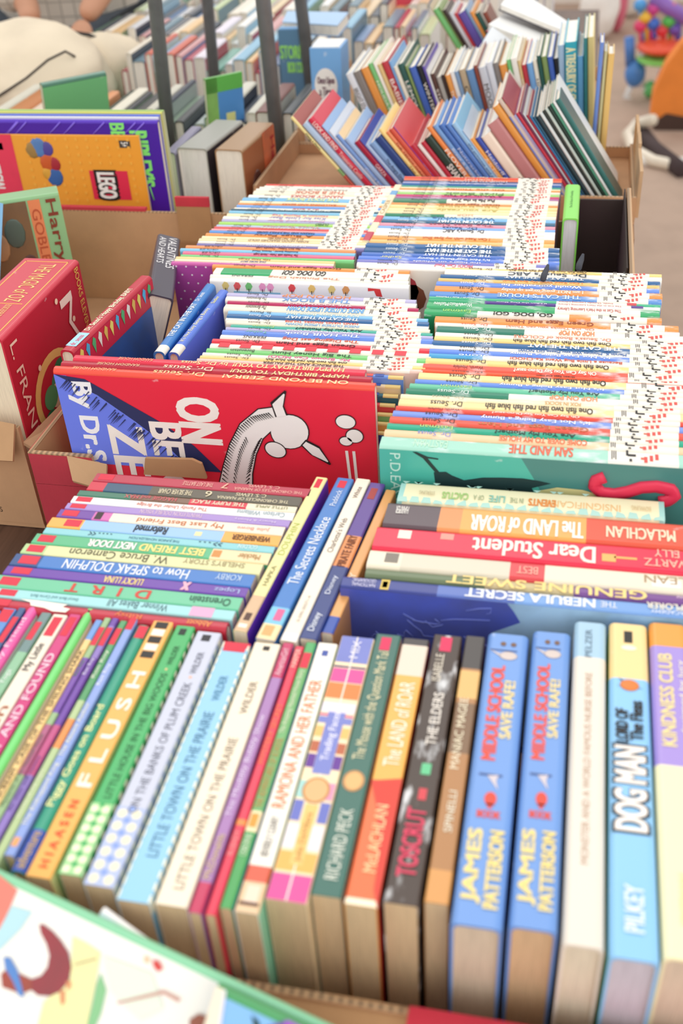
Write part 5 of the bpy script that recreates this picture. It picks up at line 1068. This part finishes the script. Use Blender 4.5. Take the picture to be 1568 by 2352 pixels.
# ------------------------------------------------------------------ foreground slanted books
A = PZ(-30, 1992, .150); B = PZ(770, 2368, .135)
ax = (B - A).normalized(); yv = Vector((.15, .75, -.72)); yv = (yv - ax * yv.dot(ax)).normalized()
def Mfg(o, ax, yv): zz = ax.cross(yv); return Matrix(((ax.x, yv.x, zz.x, o.x), (ax.y, yv.y, zz.y, o.y), (ax.z, yv.z, zz.z, o.z), (0, 0, 0, 1)))
SQ = [([(0, 2011), (40, 2044), (27, 2074), (0, 2134), (-40, 2134), (-40, 1980)], '#f08878'), ([(27, 2081), (74, 2094), (47, 2134), (0, 2181), (-27, 2181)], '#bce4ec'), ([(167, 2151), (201, 2168), (231, 2188), (221, 2248), (194, 2382), (80, 2382), (100, 2302), (161, 2248)], '#f2f0b0'), ([(231, 2235), (244, 2275), (231, 2329), (208, 2382), (194, 2382), (213, 2302), (221, 2262)], '#8cc890'), ([(238, 2195), (348, 2235), (375, 2315), (322, 2342), (255, 2275)], '#e8f0e0'), ([(90, 2124), (100, 2124), (121, 2140), (139, 2160), (157, 2188), (164, 2222), (157, 2255), (137, 2278), (114, 2288), (87, 2286), (70, 2272), (72, 2250), (94, 2242), (109, 2222), (114, 2195), (107, 2168), (94, 2144)], '#a84048', 'art'), ([(2, 2238), (13, 2228), (40, 2235), (72, 2250), (74, 2273), (47, 2283), (27, 2275), (5, 2267)], '#b05040', 'art'), ([(137, 2276), (149, 2275), (149, 2302), (142, 2310), (138, 2299)], '#e0986c'), ([(151, 2255), (161, 2252), (164, 2265), (154, 2275)], '#e0986c'), ([(8, 2199), (23, 2200), (39, 2228), (50, 2265), (55, 2290), (43, 2287), (30, 2255), (12, 2225)], '#5c8cd0'), ([(171, 2215), (221, 2201), (222, 2203), (171, 2217)], '#a87860'), ([(350, 2205), (365, 2208), (374, 2225), (362, 2232), (352, 2220)], '#d84c48'), ([(332, 2195), (343, 2201), (342, 2213), (330, 2209)], '#f0c8a0'), ([(268, 2302), (375, 2275), (415, 2295), (409, 2302), (375, 2283), (271, 2306)], '#d0a090'), ([(435, 2342), (455, 2329), (479, 2335), (469, 2382), (435, 2382)], '#9c5c48')]
sqart = px_art(lambda: Mfg(A, ax, yv), SQ)
book(Mfg(A, ax, yv), (B - A).length + .04, .007, .16, '#8cd0a4', label='blurred picture book with a red-brown squirrel, slanting across the lower left corner', face='#f8f6ee', art=sqart, paper='#f4ecd8')
BL = [([(482, 2235), (519, 2262), (499, 2382), (435, 2382)], '#f6ecd4'), ([(517, 2265), (522, 2268), (504, 2382), (497, 2382)], '#e4e4f4'), ([(577, 2332), (593, 2345), (603, 2382), (589, 2382)], '#1c3c34'), ([(603, 2362), (663, 2339), (676, 2352), (643, 2382), (603, 2382)], '#7c4cb0'), ([(660, 2335), (676, 2329), (723, 2347), (737, 2369), (670, 2382), (650, 2362)], '#a458c8')]
blart = px_art(lambda: Mfg(A2 - yv2 * .004, ax2, yv2), BL)
A2 = PZ(505, 2258, .150); B2 = PZ(790, 2392, .146); ax2 = (B2 - A2).normalized(); yv2 = (yv - ax2 * yv.dot(ax2)).normalized()
book(Mfg(A2 - yv2 * .004, ax2, yv2), (B2 - A2).length, .008, .12, '#4c9c60', label='blurred light blue picture book with cream spine edge at the bottom edge', face='#88bff0', art=blart)
A3 = PZ(205, 2098, .152); B3 = PZ(330, 2192, .145); ax3 = (B3 - A3).normalized(); yv3 = (yv - ax3 * yv.dot(ax3)).normalized()
book(Mfg(A3 + yv3 * .013, ax3, yv3), (B3 - A3).length, .004, .06, '#f6f2ee', label='small white and blue booklet peeking behind the squirrel book', face='#e8ecf8')

# ------------------------------------------------------------------ background books, left
BP = ['#f4ead8', '#8cc0dc', '#e4e4e8', '#4c7c68', '#d86850', '#f8f2e6', '#5a5c64', '#a4c8e0', '#f0c890', '#3c4858', '#e8dcc8', '#c8d8a8', '#88a4c8', '#d8a0a0', '#f4f4f0', '#6c8c9c', '#f0d8b0', '#b8485c', '#7cb8a8', '#ece4f0']
def hullskip(x, y, bad): return any(a < x < b and c < y < d for a, b, c, d in bad)
def bgrow(Yn, x0, x1, z, Ln, seed, grp, where, indiv=True, wmin=.010, wmax=.026, bad=(), pal=BP, paper='#f6f0e4'):
    R = random.Random(seed); x = x0; k = 0; mb = None if indiv else MB()
    while x < x1:
        T = R.uniform(wmin, wmax)
        if not any(x + T > a and x < b for a, b in bad):
            c = R.choice(pal); zz = z + R.uniform(-.02, .02); ll = Ln + R.uniform(-.03, .01)
            if indiv:
                book(M_y(x + T - .0004, Yn + R.uniform(0, .01), zz, 0, 0), ll, T - .0008, zz - .001, c, kind='hardcover_book', label=f'{cname(c)} book standing spine up, {ordn(k)} from the left in the {where}', group=grp, hard=True, simple=True, face=R.choice(pal), paper=paper)
            else:
                mb.box((x, Yn, .0), (x + T - .001, Yn + ll, zz), mat(c, 'cover')); mb.box((x + .002, Yn - .003, .0), (x + T - .003, Yn, zz - .003), mat(paper, 'paper'))
            k += 1
        x += T
    if mb: return mb
P1, P3 = PY(385, 290, 1.575), PY(640, 345, 1.575)
p2a, p4a = PY(490, 160, 1.95), PY(716, 205, 1.95)
cx1 = lambda px, Y, z: PY_x(px, Y, z)
bgrow(1.625, -.78, -.43, .135, .17, 1, 'books in the first background row', 'first background row', pal=['#44484c', '#3c5048', '#5c6468', '#8ca08c', '#f0ead8', '#384050', '#a8b4b0', '#7a4038', '#d8d4c4'])
bgrow(1.625, -.98, -.79, .13, .17, 2, 'books in the first background row', 'far left background row', pal=['#f0ead8', '#f8f4ea', '#e8a070', '#a4c8e0', '#d8d4c4'])
bgrow(1.99, -.86, -.47, .135, .17, 3, 'books in the second background row', 'second background row')
bgrow(2.19, -1.0, -.30, .135, .17, 4, 'books in the third background row', 'third background row')
bgrow(2.39, -.98, -.28, .135, .17, 5, 'books in the fourth background row', 'fourth background row', wmin=.016)
mb = bgrow(2.60, -.96, -.2, .13, .17, 6, '', '', indiv=False)
for (yy, sd) in ((2.80, 7), (3.0 - .1, 8)):
    b2 = bgrow(yy, -1.0, -.1, .13, .15 if yy < 2.85 else .12, sd, '', '', indiv=False) if yy < 2.85 else None
    if b2:
        o = len(mb.v); idx = [mb.mi(mm) for mm in b2.mats]; mb.v += b2.v; mb.f += [[o + q for q in f] for f in b2.f]; mb.m += [idx[i] for i in b2.m]; mb.sm += b2.sm
tag(mb.build('distant_books'), 'blurred mass of pale books packed on the farthest tables', 'books', kind='stuff')
carton(-1.0, -.425, 1.61, 1.812, 0, (.06, .05, .05, .10), 'brown cardboard box around the first background row of books')
carton(-.87, -.455, 1.978, 2.18, 0, (.05, .05, .05, .09), 'brown cardboard box around the second background row of books')
# right part of the background: blue boxes of stories
def printed_box(px0, px1, pyt, pyb, Y, dep, c, lab, texts, top='#fbfbf8'):
    a = PY(px0, pyb, Y); b = PY(px1, pyt, Y); x0, x1 = PY(px0, (pyt + pyb) / 2, Y).x, PY(px1, (pyt + pyb) / 2, Y).x
    zt = PY((px0 + px1) / 2, pyt, Y).z
    r = empty('boxed_book_set', Matrix.Translation((x0, Y, 0)), lab, 'boxed books'); Mi = Matrix.Translation((-x0, -Y, 0)); q = MB()
    q.box((x0, Y, .001), (x1, Y + dep, zt - .002), mat(c, 'cover'), Mi); q.build('slipcase', r)
    q = MB(); q.box((x0 + .003, Y + .003, zt - .0019), (x1 - .003, Y + dep - .003, zt), mat(top, 'paper'), Mi); q.build('page_block', r)
    q = MB(); Mt = Mi @ Matrix.Translation((x0, Y - .0008, 0)) @ Matrix.Rotation(math.pi / 2, 4, 'X')
    wd = x1 - x0
    for s, u0, u1, v0, v1, cc in texts:
        if s == 'o': q.add([((u0 + u1) / 2 * wd + (u1 - u0) / 2 * wd * math.cos(t * .3142), 0.0, 0) for t in range(0)], [], mat(cc, 'ink')); q.add([Mt @ Vector(((u0 + u1) / 2 * wd + (u1 - u0) / 2 * wd * math.cos(t * .3142), ((v0 + v1) / 2 + (v1 - v0) / 2 * math.sin(t * .3142)) * zt, 0)) for t in range(20)], [tuple(range(20))], mat(cc, 'ink'))
        else: put_text(q, s, cc, Mt @ Matrix.Translation((0, 0, .0003)), u0 * wd, u1 * wd, v0 * zt, v1 * zt, .04, keep=False)
    q.build('lettering', r); return r
printed_box(716, 786, 108, 290, 1.72, .06, '#7cb4ec', 'light blue slipcased book set with a white oval on its end', [('o', .1, .85, .62, .86, '#f8f4f0'), ('Once Upon', .2, .75, .74, .8, '#7a5a68'), ('a Time', .25, .65, .67, .73, '#7a5a68'), ('FIVE', .3, .7, .48, .54, '#2c5a94'), ('classic', .25, .75, .40, .45, '#2c5a94'), ('Stories', .2, .8, .30, .38, '#2c5a94')])
printed_box(640, 700, 66, 150, 2.20 - .245, .02, '#5c84a4', 'grey-blue box with lime green letters standing behind the pole', [('STORM', .05, .95, .75, .86, '#9ae070'), ('BOX CON', .3, .95, .63, .72, '#9ae070')], top='#8cb8e4')
slabbook([PZ(648, 50, .20), PZ(775, 58, .20), PZ(800, 28, .205), PZ(660, 25, .205)], .02, '#a8ccf0', 'pale blue boxed game lying flat behind the lime lettered box', 'game_box', edge='#88b4e4')
def greenart(root, L, T, D):
    q = MB(); e = -.0004; q.box((0, e, -D), (.3 * L, 0, 0), mat('#98d070', 'art')); q.box((0, e, -.12 * D), (L, 0, 0), mat('#68c058', 'ink')); q.box((.5 * L, e, -.42 * D), (.75 * L, 0, -.3 * D), mat('#f0f0a0', 'ink')); q.build('print', root)
# upright green and blue books and a green leaning one
book(Matrix(((.22, .97, 0, -.655), (-.6, .1, -.79, 1.60), (.6, .1, -.0, .05), (0, 0, 0, 1))) if False else M_x(PY(482, 270, 1.598).x, 1.598, .205, yaw=.75, lean=.1), .062, .008, .19, '#78b868', label='bright green and blue picture book standing tall in the background row', face='#5c9ce0', back='#88c870', td=-1, art=greenart)
book(M_x(PY(112, 268, 1.50).x, 1.50, .222, yaw=.75, lean=.25), .10, .012, .19, '#50806c', label='green-covered book propped open behind the purple album book', face='#84cc90', td=-1)
# poles
for k, (a, b, Y, r) in enumerate((((385, 292), (353, -20), 1.585, .0105), ((490, 160), (474, -20), 1.96, .0105), ((640, 352), (602, -20), 1.60, .0112), ((716, 212), (688, -20), 1.955, .0112))):
    p = PY(*a, Y); t = PY(*b, Y); d = t - p; bot = p - d * (p.z / d.z); top = p + d * ((1.5 - p.z) / d.z)
    bot.z = 0 - .006
    q = MB(); q.tube([bot, top], r, mat('#8b8e92', 'metal'), 20)
    tag(q.build('metal_pole'), ['dark grey pole, leftmost, rising behind the purple album book', 'dark grey pole, second from the left, in the background rows', 'dark grey pole, third from left, rising behind the thick hardcovers', 'dark grey pole, rightmost, beside the light blue book set'][k], 'pole', 'dark grey upright poles')

exec_person = True
# ------------------------------------------------------------------ person and bag
def skin(name, verts, edges, radii, m, parent=None, root=0, sub=2):
    me = bpy.data.meshes.new(name); me.from_pydata([tuple(v) for v in verts], edges, []); o = bpy.data.objects.new(name, me); COL.objects.link(o)
    md = o.modifiers.new('s', 'SKIN'); me.skin_vertices.new() if not me.skin_vertices else None
    for i, r in enumerate(radii): me.skin_vertices[0].data[i].radius = (r, r) if not isinstance(r, tuple) else r
    me.skin_vertices[0].data[root].use_root = True
    sd = o.modifiers.new('d', 'SUBSURF'); sd.levels = sub; sd.render_levels = sub
    dg = bpy.context.evaluated_depsgraph_get(); dg.update(); ev = bpy.data.meshes.new_from_object(o.evaluated_get(dg))
    bpy.data.objects.remove(o); ev.materials.clear(); ev.materials.append(m)
    for p in ev.polygons: p.use_smooth = True
    n = bpy.data.objects.new(name, ev); COL.objects.link(n)
    if parent: n.parent = parent
    return n
YP = 2.22
hL = PY(72, 62, YP); hR = PY(186, 62, YP)
cxp = (hL.x + hR.x) / 2 - .12; yb = 2.56
person = empty('person', Matrix.Translation((cxp, yb, -.75)), 'person in a pale checked jacket reaching down to the cream bag with both hands', 'person')
Mi = Matrix.Translation((-cxp, -yb, .75))
def T_(v): return Mi @ Vector(v)
skinm = mat('#d09a7c', 'skin')
sh = .66
V = [(cxp, yb, .10), (cxp, yb, .28), (cxp, yb - .02, .50), (cxp, yb - .03, .64), (cxp, yb - .05, .75), (cxp, yb - .07, .80), (cxp, yb - .085, .90),          # pelvis..head
     (cxp - .17, yb - .03, .62), (cxp - .24, yb - .10, .40), tuple(hL + Vector((-.035, .07, .035))), tuple(hL + Vector((-.004, .015, .008))),
     (cxp + .17, yb - .03, .62), (cxp + .25, yb - .08, .38), tuple(hR + Vector((.02, .09, .05))), tuple(hR + Vector((.002, .02, .012))),
     (cxp - .09, yb, .02), (cxp - .10, yb - .01, -.32), (cxp - .10, yb + .02, -.68), (cxp - .10, yb - .10, -.72),
     (cxp + .09, yb, .02), (cxp + .10, yb - .01, -.32), (cxp + .10, yb + .02, -.68), (cxp + .10, yb - .10, -.72)]
Ed = [(0, 1), (1, 2), (2, 3), (3, 4), (4, 5), (5, 6), (3, 7), (7, 8), (8, 9), (9, 10), (3, 11), (11, 12), (12, 13), (13, 14), (0, 15), (15, 16), (16, 17), (17, 18), (0, 19), (19, 20), (20, 21), (21, 22)]
Rr = [(.15, .11), (.14, .10), (.16, .11), (.13, .09), .055, .06, (.078, .098), .055, .042, .028, .022, .055, .042, .028, .022, .085, .058, .036, .032, .085, .058, .036, .032]
body = skin('body', [T_(v) for v in V], Ed, Rr, skinm, person)
def hand(h, s, tgt):
    out = []; w = h; dn = Vector((0, -.35, -.9)).normalized(); sd = Vector((1, .1, 0))
    vs = [w + Vector((0, .02, .012)), w + dn * .02]; ed = [(0, 1)]; rr = [.02, (.028, .016)]
    vs.append(w + dn * .045); ed.append((1, 2)); rr.append((.030, .013))
    for i, (o, l) in enumerate(((-.027, .034), (-.009, .040), (.009, .038), (.026, .030))):
        a = w + dn * .055 + sd * o; b = a + dn * l * .6 + Vector((0, -.008, 0)); c = b + Vector((0, .004, -l * .55)); d = c + Vector((0, .012, -l * .28))
        k = len(vs); vs += [a, b, c, d]; ed += [(2, k), (k, k + 1), (k + 1, k + 2), (k + 2, k + 3)]; rr += [.0088, .0084, .0076, .0062]
    a = w + dn * .022 + sd * (.026 * s); b = a + sd * (.020 * s) + dn * .022; c = b + dn * .024 + sd * (-.006 * s); k = len(vs); vs += [a, b, c]; ed += [(1, k), (k, k + 1), (k + 1, k + 2)]; rr += [.011, .0098, .0078]
    skin('hand', [T_(v) for v in vs], ed, rr, skinm, person, root=1)
hand(hL, 1, None); hand(hR, -1, None)
jm = mat('#d8d0c4', 'plaid')
jv = [V[0], V[1], V[2], V[3], (cxp, yb - .045, .70), V[7], V[8], tuple(Vector(V[9]) + Vector((0, -.01, -.004))), V[11], V[12], tuple(Vector(V[13]) + Vector((0, -.012, -.006)))]
jv[0] = (cxp, yb + .01, -.20)
skin('jacket', [T_(v) for v in jv], [(0, 1), (1, 2), (2, 3), (3, 4), (3, 5), (5, 6), (6, 7), (3, 8), (8, 9), (9, 10)], [(.19, .14), (.18, .13), (.19, .14), (.16, .12), .07, .08, .068, .050, .08, .068, .050], jm, person, root=2)
tv = [(cxp, yb, .04), V[15], V[16], V[17], V[19], V[20], V[21]]
skin('trousers', [T_(v) for v in tv], [(0, 1), (1, 2), (2, 3), (0, 4), (4, 5), (5, 6)], [(.17, .125), .105, .075, .06, .105, .075, .06], mat('#56606c', 'cloth'), person)
q = MB(); q.ball(T_((cxp, yb - .07, .93)), (.088, .108, .10), mat('#4a342a', 'cloth')); q.build('hair', person)
q = MB(); fc = T_((cxp, yb - .185, .875)); q.ball(fc + Vector((0, -.004, .0)), (.010, .016, .018), skinm)
for s in (-1, 1):
    q.ball(fc + Vector((s * .03, .008, .025)), (.011, .006, .007), mat('#f8f4f0', 'ink')); q.ball(fc + Vector((s * .03, .003, .025)), (.005, .004, .005), mat('#2a2018', 'ink'))
    q.ball(fc + Vector((s * .085, .085, .01)), (.010, .018, .028), skinm)
q.ball(fc + Vector((0, .006, -.033)), (.020, .006, .006), mat('#b05c54', 'ink')); q.build('face', person)
for s in (-1, 1): q = MB(); q.ball(T_((cxp + s * .10, yb - .06, -.71)), (.045, .12, .04), mat('#3a3634', 'cloth')); q.build('shoe', person)
# cream bag lying on the table below the hands
def blobmesh(name, c, r, m, seed, amp=.12, parent=None, zmin=None, n=36, k=22):
    R = random.Random(seed); ph = [R.uniform(0, 6.28) for _ in range(8)]; vs = []; fs = []
    for i in range(k + 1):
        a = math.pi * i / k
        for j in range(n):
            b = 2 * math.pi * j / n; f = 1 + amp * (math.sin(3 * b + ph[0] + 2 * a) + .6 * math.sin(5 * b + ph[1]) * math.sin(4 * a + ph[2]) + .4 * math.sin(9 * a + ph[3] + 2 * b)) * math.sin(a)
            z = c[2] + r[2] * math.cos(a) * f
            vs.append((c[0] + r[0] * math.sin(a) * math.cos(b) * f, c[1] + r[1] * math.sin(a) * math.sin(b) * f, max(z, zmin) if zmin is not None else z))
    for i in range(k):
        for j in range(n): fs.append((i * n + j, (i + 1) * n + j, (i + 1) * n + (j + 1) % n, i * n + (j + 1) % n))
    q = MB(); q.add(vs, fs, m, None, True); return q.build(name, parent)
bg_ = empty('cloth_bag', Matrix.Identity(4), 'large cream cloth bag slumped on the table under the person\'s hands', 'bag')
bc = PY(110, 200, 1.98)
o = blobmesh('bag_body', (bc.x - .03, 1.98, .10), (.165, .13, .115), mat('#f2e2c8', 'cloth'), 3, .07, bg_, .0)
c2 = PY(240, 145, 2.12); o = blobmesh('bag_side', (c2.x - .01, 2.12, .075), (.11, .08, .085), mat('#f0e0c6', 'cloth'), 5, .06, bg_, .0)
q = MB(); q.tube([PY(-20, 232, 1.84), PY(60, 180, 1.85), PY(110, 138, 1.87), PY(150, 118, 1.9), PY(172, 130, 1.92)], .0022, mat('#3a3230', 'cloth'), 6); q.build('piping', bg_)
q = MB(); q.tube([PY(125, 98, 2.1), PY(145, 82, 2.1), PY(165, 74, 2.1), PY(205, 80, 2.1), PY(232, 92, 2.1), PY(243, 118, 2.1)], .0035, mat('#3c3a3c', 'cloth'), 8); q.build('strap', bg_)
q = MB()
for k, c in enumerate(('#e06050', '#f0c840', '#e8e8f4', '#c8a0c8', '#4a4a50')):
    p = PY(85 + (k - 2) * 9, 70, 2.13); p2 = PY(45 + k * 13, 152 - k * 4, 2.0); q.tube([p, (p + p2) / 2 + Vector((0, 0, .012)), p2], [.004, .010, .007], mat(c, 'cover'), 8)
tag(q.build('bundle_of_ribbons'), 'small multicoloured bundle held in the person\'s left-hand side hand', 'bundle')
# stroller handle
q = MB(); pts = [(292, 88), (284, 62), (296, 42), (325, 36), (362, 36), (380, 44), (388, 64), (384, 84)]
q.tube([PY(x, y, 2.45) for x, y in pts] , .008, mat('#3c3e40', 'cloth'), 10)
hb = PY(292, 88, 2.45); he = PY(330, 118, 2.45); q.tube([hb, he, Vector((he.x + .02, 2.45, 0.0))], .008, mat('#3c3e40', 'cloth'), 10)
tag(q.build('handle_bar'), 'curved black padded handle bar rising behind the bag', 'handle')
# tan latticed crate, striped cushions, poster
def solid(px0, px1, py0, py1, Y, dep, c, name, lab, cat, kind='cover', z0=0.0, det=None, zdown=None):
    x0 = PY(px0, (py0 + py1) / 2, Y).x; x1 = PY(px1, (py0 + py1) / 2, Y).x; zt = PY((px0 + px1) / 2, py0, Y).z
    r = empty(name, Matrix.Translation((x0, Y, z0)), lab, cat); Mi2 = Matrix.Translation((-x0, -Y, -z0)); det(r, Mi2, x0, x1, Y, dep, z0, zt); return r
def crate(r, Mi2, x0, x1, Y, dep, z0, zt):
    q = MB()
    for k in range(5): x = x0 + (x1 - x0) * k / 4; q.box((x - .006, Y, z0), (x + .006, Y + .006, zt), mat('#dcae7c', 'wood'), Mi2)
    for k in range(9): z = z0 + (zt - z0) * k / 8; q.box((x0, Y - .004, z - .004), (x1, Y, z + .004), mat('#dcae7c', 'wood'), Mi2)
    q.build('lattice', r); q = MB(); q.box((x0, Y + dep, z0), (x1, Y + dep + .006, zt), mat('#e8c498', 'wood'), Mi2); q.build('back_panel', r)
solid(256, 345, -60, 100, 2.75, .05, None, 'wicker_rack', 'tan latticed rack standing beyond the black handle', 'rack', det=crate)
def stripes(r, Mi2, x0, x1, Y, dep, z0, zt):
    for k in range(8):
        q = MB(); z = z0 + .02 + (zt - z0) * k / 8; q.box((x0 + .01 * (k % 2), Y, z), (x1, Y + dep, z + (zt - z0) / 8 * .75), mat(['#4a7cb8', '#f8f8fc', '#604c98', '#f4f8fc'][k % 4], 'cover'), Mi2); q.build('folded_item', r)
solid(207, 240, -40, 100, 2.62, .1, None, 'stack_of_boxes', 'blue, purple and white striped stack beside the jacket', 'stack', det=stripes)
def poster(r, Mi2, x0, x1, Y, dep, z0, zt):
    q = MB(); q.box((x0, Y, z0), (x1, Y + .004, zt), mat('#fbeee0', 'cover'), Mi2)
    q.build('sheet', r); q = MB(); p = PY(403, 0, Y - .001); q.add([Mi2 @ Vector((p.x + .075 * math.cos(t * .2618), Y - .001, p.z + .03 + .055 * math.sin(t * .2618))) for t in range(24)], [tuple(range(24))], mat('#f49ac8', 'ink'), None)
    for x, y, c in ((425, 35, '#f0b8c8'), (438, 28, '#f4c890'), (410, 55, '#d85c6c'), (432, 55, '#e04c4c')): p = PY(x, y, Y - .001); q.ball(Mi2 @ p, (.016, .003, .012), mat(c, 'ink'))
    q.build('print', r)
solid(366, 462, -40, 78, 2.90, .01, None, 'poster_board', 'cream board with a pink circle standing between two poles', 'board', det=poster)
# standing bright things near poster: red haired doll boxes
for k, (x, y, c, l) in enumerate(((398, 88, '#68b890', 'small green toy box in front of the cream board'), (432, 76, '#e06058', 'small red toy box in front of the cream board'), (472, 10, '#c83c58', 'red and grey bundle hanging beside the second pole'))):
    p = PY(x, y, 2.82); q = MB(); zz = max(p.z, .1)
    q.box((p.x - .03, 2.82, .0), (p.x + .03, 2.86, zz), mat(c, 'art')); q.ball((p.x, 2.82, zz - .02), (.022, .012, .018), mat('#f4d0b0', 'ink'), n=12, k=8)
    tag(q.build('toy_box'), l, 'toy box')
# background pieces between the rightmost pole and leaning books
bgrow(1.80, PY_x(812, 1.8, .14), PY_x(850, 1.8, .14) , .15, .15, 31, 'books beside the light blue set', 'slipcase group', wmin=.008, wmax=.014, pal=['#88c0b8', '#c8d8d0', '#f4f0e4', '#a0b8a0'])
m = MB(); m.box((PY(900, 30, 2.5).x, 2.5, .0), (PY(1040, 30, 2.5).x, 2.52, .26), mat('#e05468', 'cloth')); tag(m.build('red_cloth'), 'red cloth panel hanging behind the third leaning row', 'cloth')

# ------------------------------------------------------------------ toys at right
TZ = -.75
def ring(pts, r, m, name, par, Mi2): q = MB(); q.tube(pts, r, m, 12, Mi2); return q.build(name, par)
c0 = PZ(1500, 345, TZ)
rk = empty('baby_rocker', Matrix.Translation(c0), 'orange padded baby rocker on white curved tubes, right edge', 'baby rocker'); Mi2 = Matrix.Translation(-c0)
def G(px, py, dz=0, Y=None):
    p = PZ(px, py, TZ + dz); return p
ring([G(1640, 385, .02), G(1570, 385, .02), G(1500, 370, .02), G(1455, 345, .03), G(1440, 310, .04), G(1462, 285, .06), G(1500, 275, .10)], .022, mat('#e8dcc8', 'plastic'), 'rocker_tube', rk, Mi2)
ring([G(1600, 372, .015), G(1500, 372, .012), G(1425, 368, .01)], .018, mat('#f0ece4', 'plastic'), 'rocker_tube', rk, Mi2)
ring([G(1570, 395, .0 + .02), G(1500, 340, .02), G(1470, 300, .03)], .03, mat('#4a3c3c', 'cloth'), 'base_pad', rk, Mi2)
Ys = 4.55
q = MB(); n = Vector((.25, -.8, .5))
pts = [PY(x, y, Ys) for x, y in ((1493, 268), (1500, 215), (1530, 150), (1568, 100), (1640, 60), (1640, 310), (1560, 305), (1510, 298))]
slab(q, pts[::-1], (0, -1, 0), .10, mat('#f08c3c', 'cloth'), Mi2); q.build('seat', rk)
q = MB(); pts = [PY(x, y, Ys - .01) for x, y in ((1496, 285), (1530, 262), (1600, 275), (1600, 318), (1530, 318), (1505, 305))]; slab(q, pts[::-1], (0, -1, 0), .05, mat('#4c3830', 'cloth'), Mi2); q.build('seat_trim', rk)
c1 = PZ(1490, 205, TZ); ex = empty('baby_activity_seat', Matrix.Translation(c1), 'baby activity seat with round red and green tray on blue and white legs', 'baby seat'); Mi3 = Matrix.Translation(-c1)
Ye = 5.0
def Qd(x, y, Y=Ye): return PY(x, y, Y)
q = MB(); tp = Qd(1518, 105); q.ball(tp, (.105, .13, .030), mat('#f05c3c', 'plastic'), Mi3); q.build('tray', ex)
q = MB(); q.ball(tp - Vector((0, 0, .05)), (.10, .12, .022), mat('#8ce070', 'plastic'), Mi3); q.build('tray_rim', ex)
for (a, b, c, w) in (((1478, 110), (1470, 200), '#f0f0f4', .018), ((1445, 85), (1447, 150), '#4c80c8', .022), ((1570, 110), (1575, 230), '#f0f0f4', .018)):
    q = MB(); q.tube([Qd(*a), Qd(*b)], w, mat(c, 'plastic'), 12, Mi3); q.build('leg', ex)
for (x, y, c, r) in ((1458, 168, '#4c88d0', .045), (1535, 180, '#3c68c0', .05), (1492, 205, '#68c878', .028)):
    q = MB(); q.ball(Qd(x, y), (r, r, r * 1.3), mat(c, 'plastic'), Mi3); q.build('foot', ex)
q = MB(); q.tube([Qd(1480, 200), Qd(1520, 225), Qd(1570, 225)], .018, mat('#f0f0f4', 'plastic'), 10, Mi3); q.build('base_tube', ex)
q = MB(); q.tube([Qd(1455, 185), Qd(1437, 222), Qd(1460, 245), Qd(1500, 258)], .014, mat('#e8ecec', 'plastic'), 10, Mi3); q.build('base_tube', ex)
R = random.Random(5)
for k, (x, y, c) in enumerate(((1470, 60, '#e04070'), (1482, 40, '#f0c040'), (1500, 55, '#4070d0'), (1520, 70, '#e04048'), (1535, 50, '#58c058'), (1550, 68, '#7050b0'), (1500, 20, '#d04898'), (1540, 18, '#e87030'), (1470, 12, '#50a0e0'), (1558, 35, '#5878d0'))):
    q = MB(); q.ball(Qd(x, y), (.028, .028, .026), mat(c, 'plastic'), Mi3, 12, 8); q.tube([Qd(x, y), Qd(x + R.uniform(-8, 8), 98)], .009, mat(c, 'plastic'), 8, Mi3); q.build('toy', ex)
q = MB(); q.tube([Qd(1500, -10), Qd(1530, 15), Qd(1590, 50)], .03, mat('#9068c0', 'plastic'), 12, Mi3); q.build('toy_arch', ex)
# white bags on the floor beyond
for k, (x, y, w, h, c, l) in enumerate(((1370, 90, .10, .30, '#f4f0ea', 'white plastic bag on the floor behind the box end'), (1415, 85, .05, .32, '#d86c84', 'slim pink container on the floor behind white bags'), (1440, 60, .13, .34, '#f0ece4', 'second white bag on the floor left of the baby seat'))):
    p = PZ(x, y, TZ); o = blobmesh('plastic_bag' if c != '#d86c84' else 'container', (p.x, p.y + k * .12, TZ + h * .5), (w, .1, h * .5), mat(c, 'cloth' if k != 1 else 'plastic'), k + 2, .05, None, TZ); tag(o, l, 'bag' if k != 1 else 'container')
# pale far tables with white cloth closing the view
m = MB(); m.box((-3, 7.0, -.75), (3, 7.1, .4), mat('#ece4da', 'cloth')); structure(m, 'wall_back')
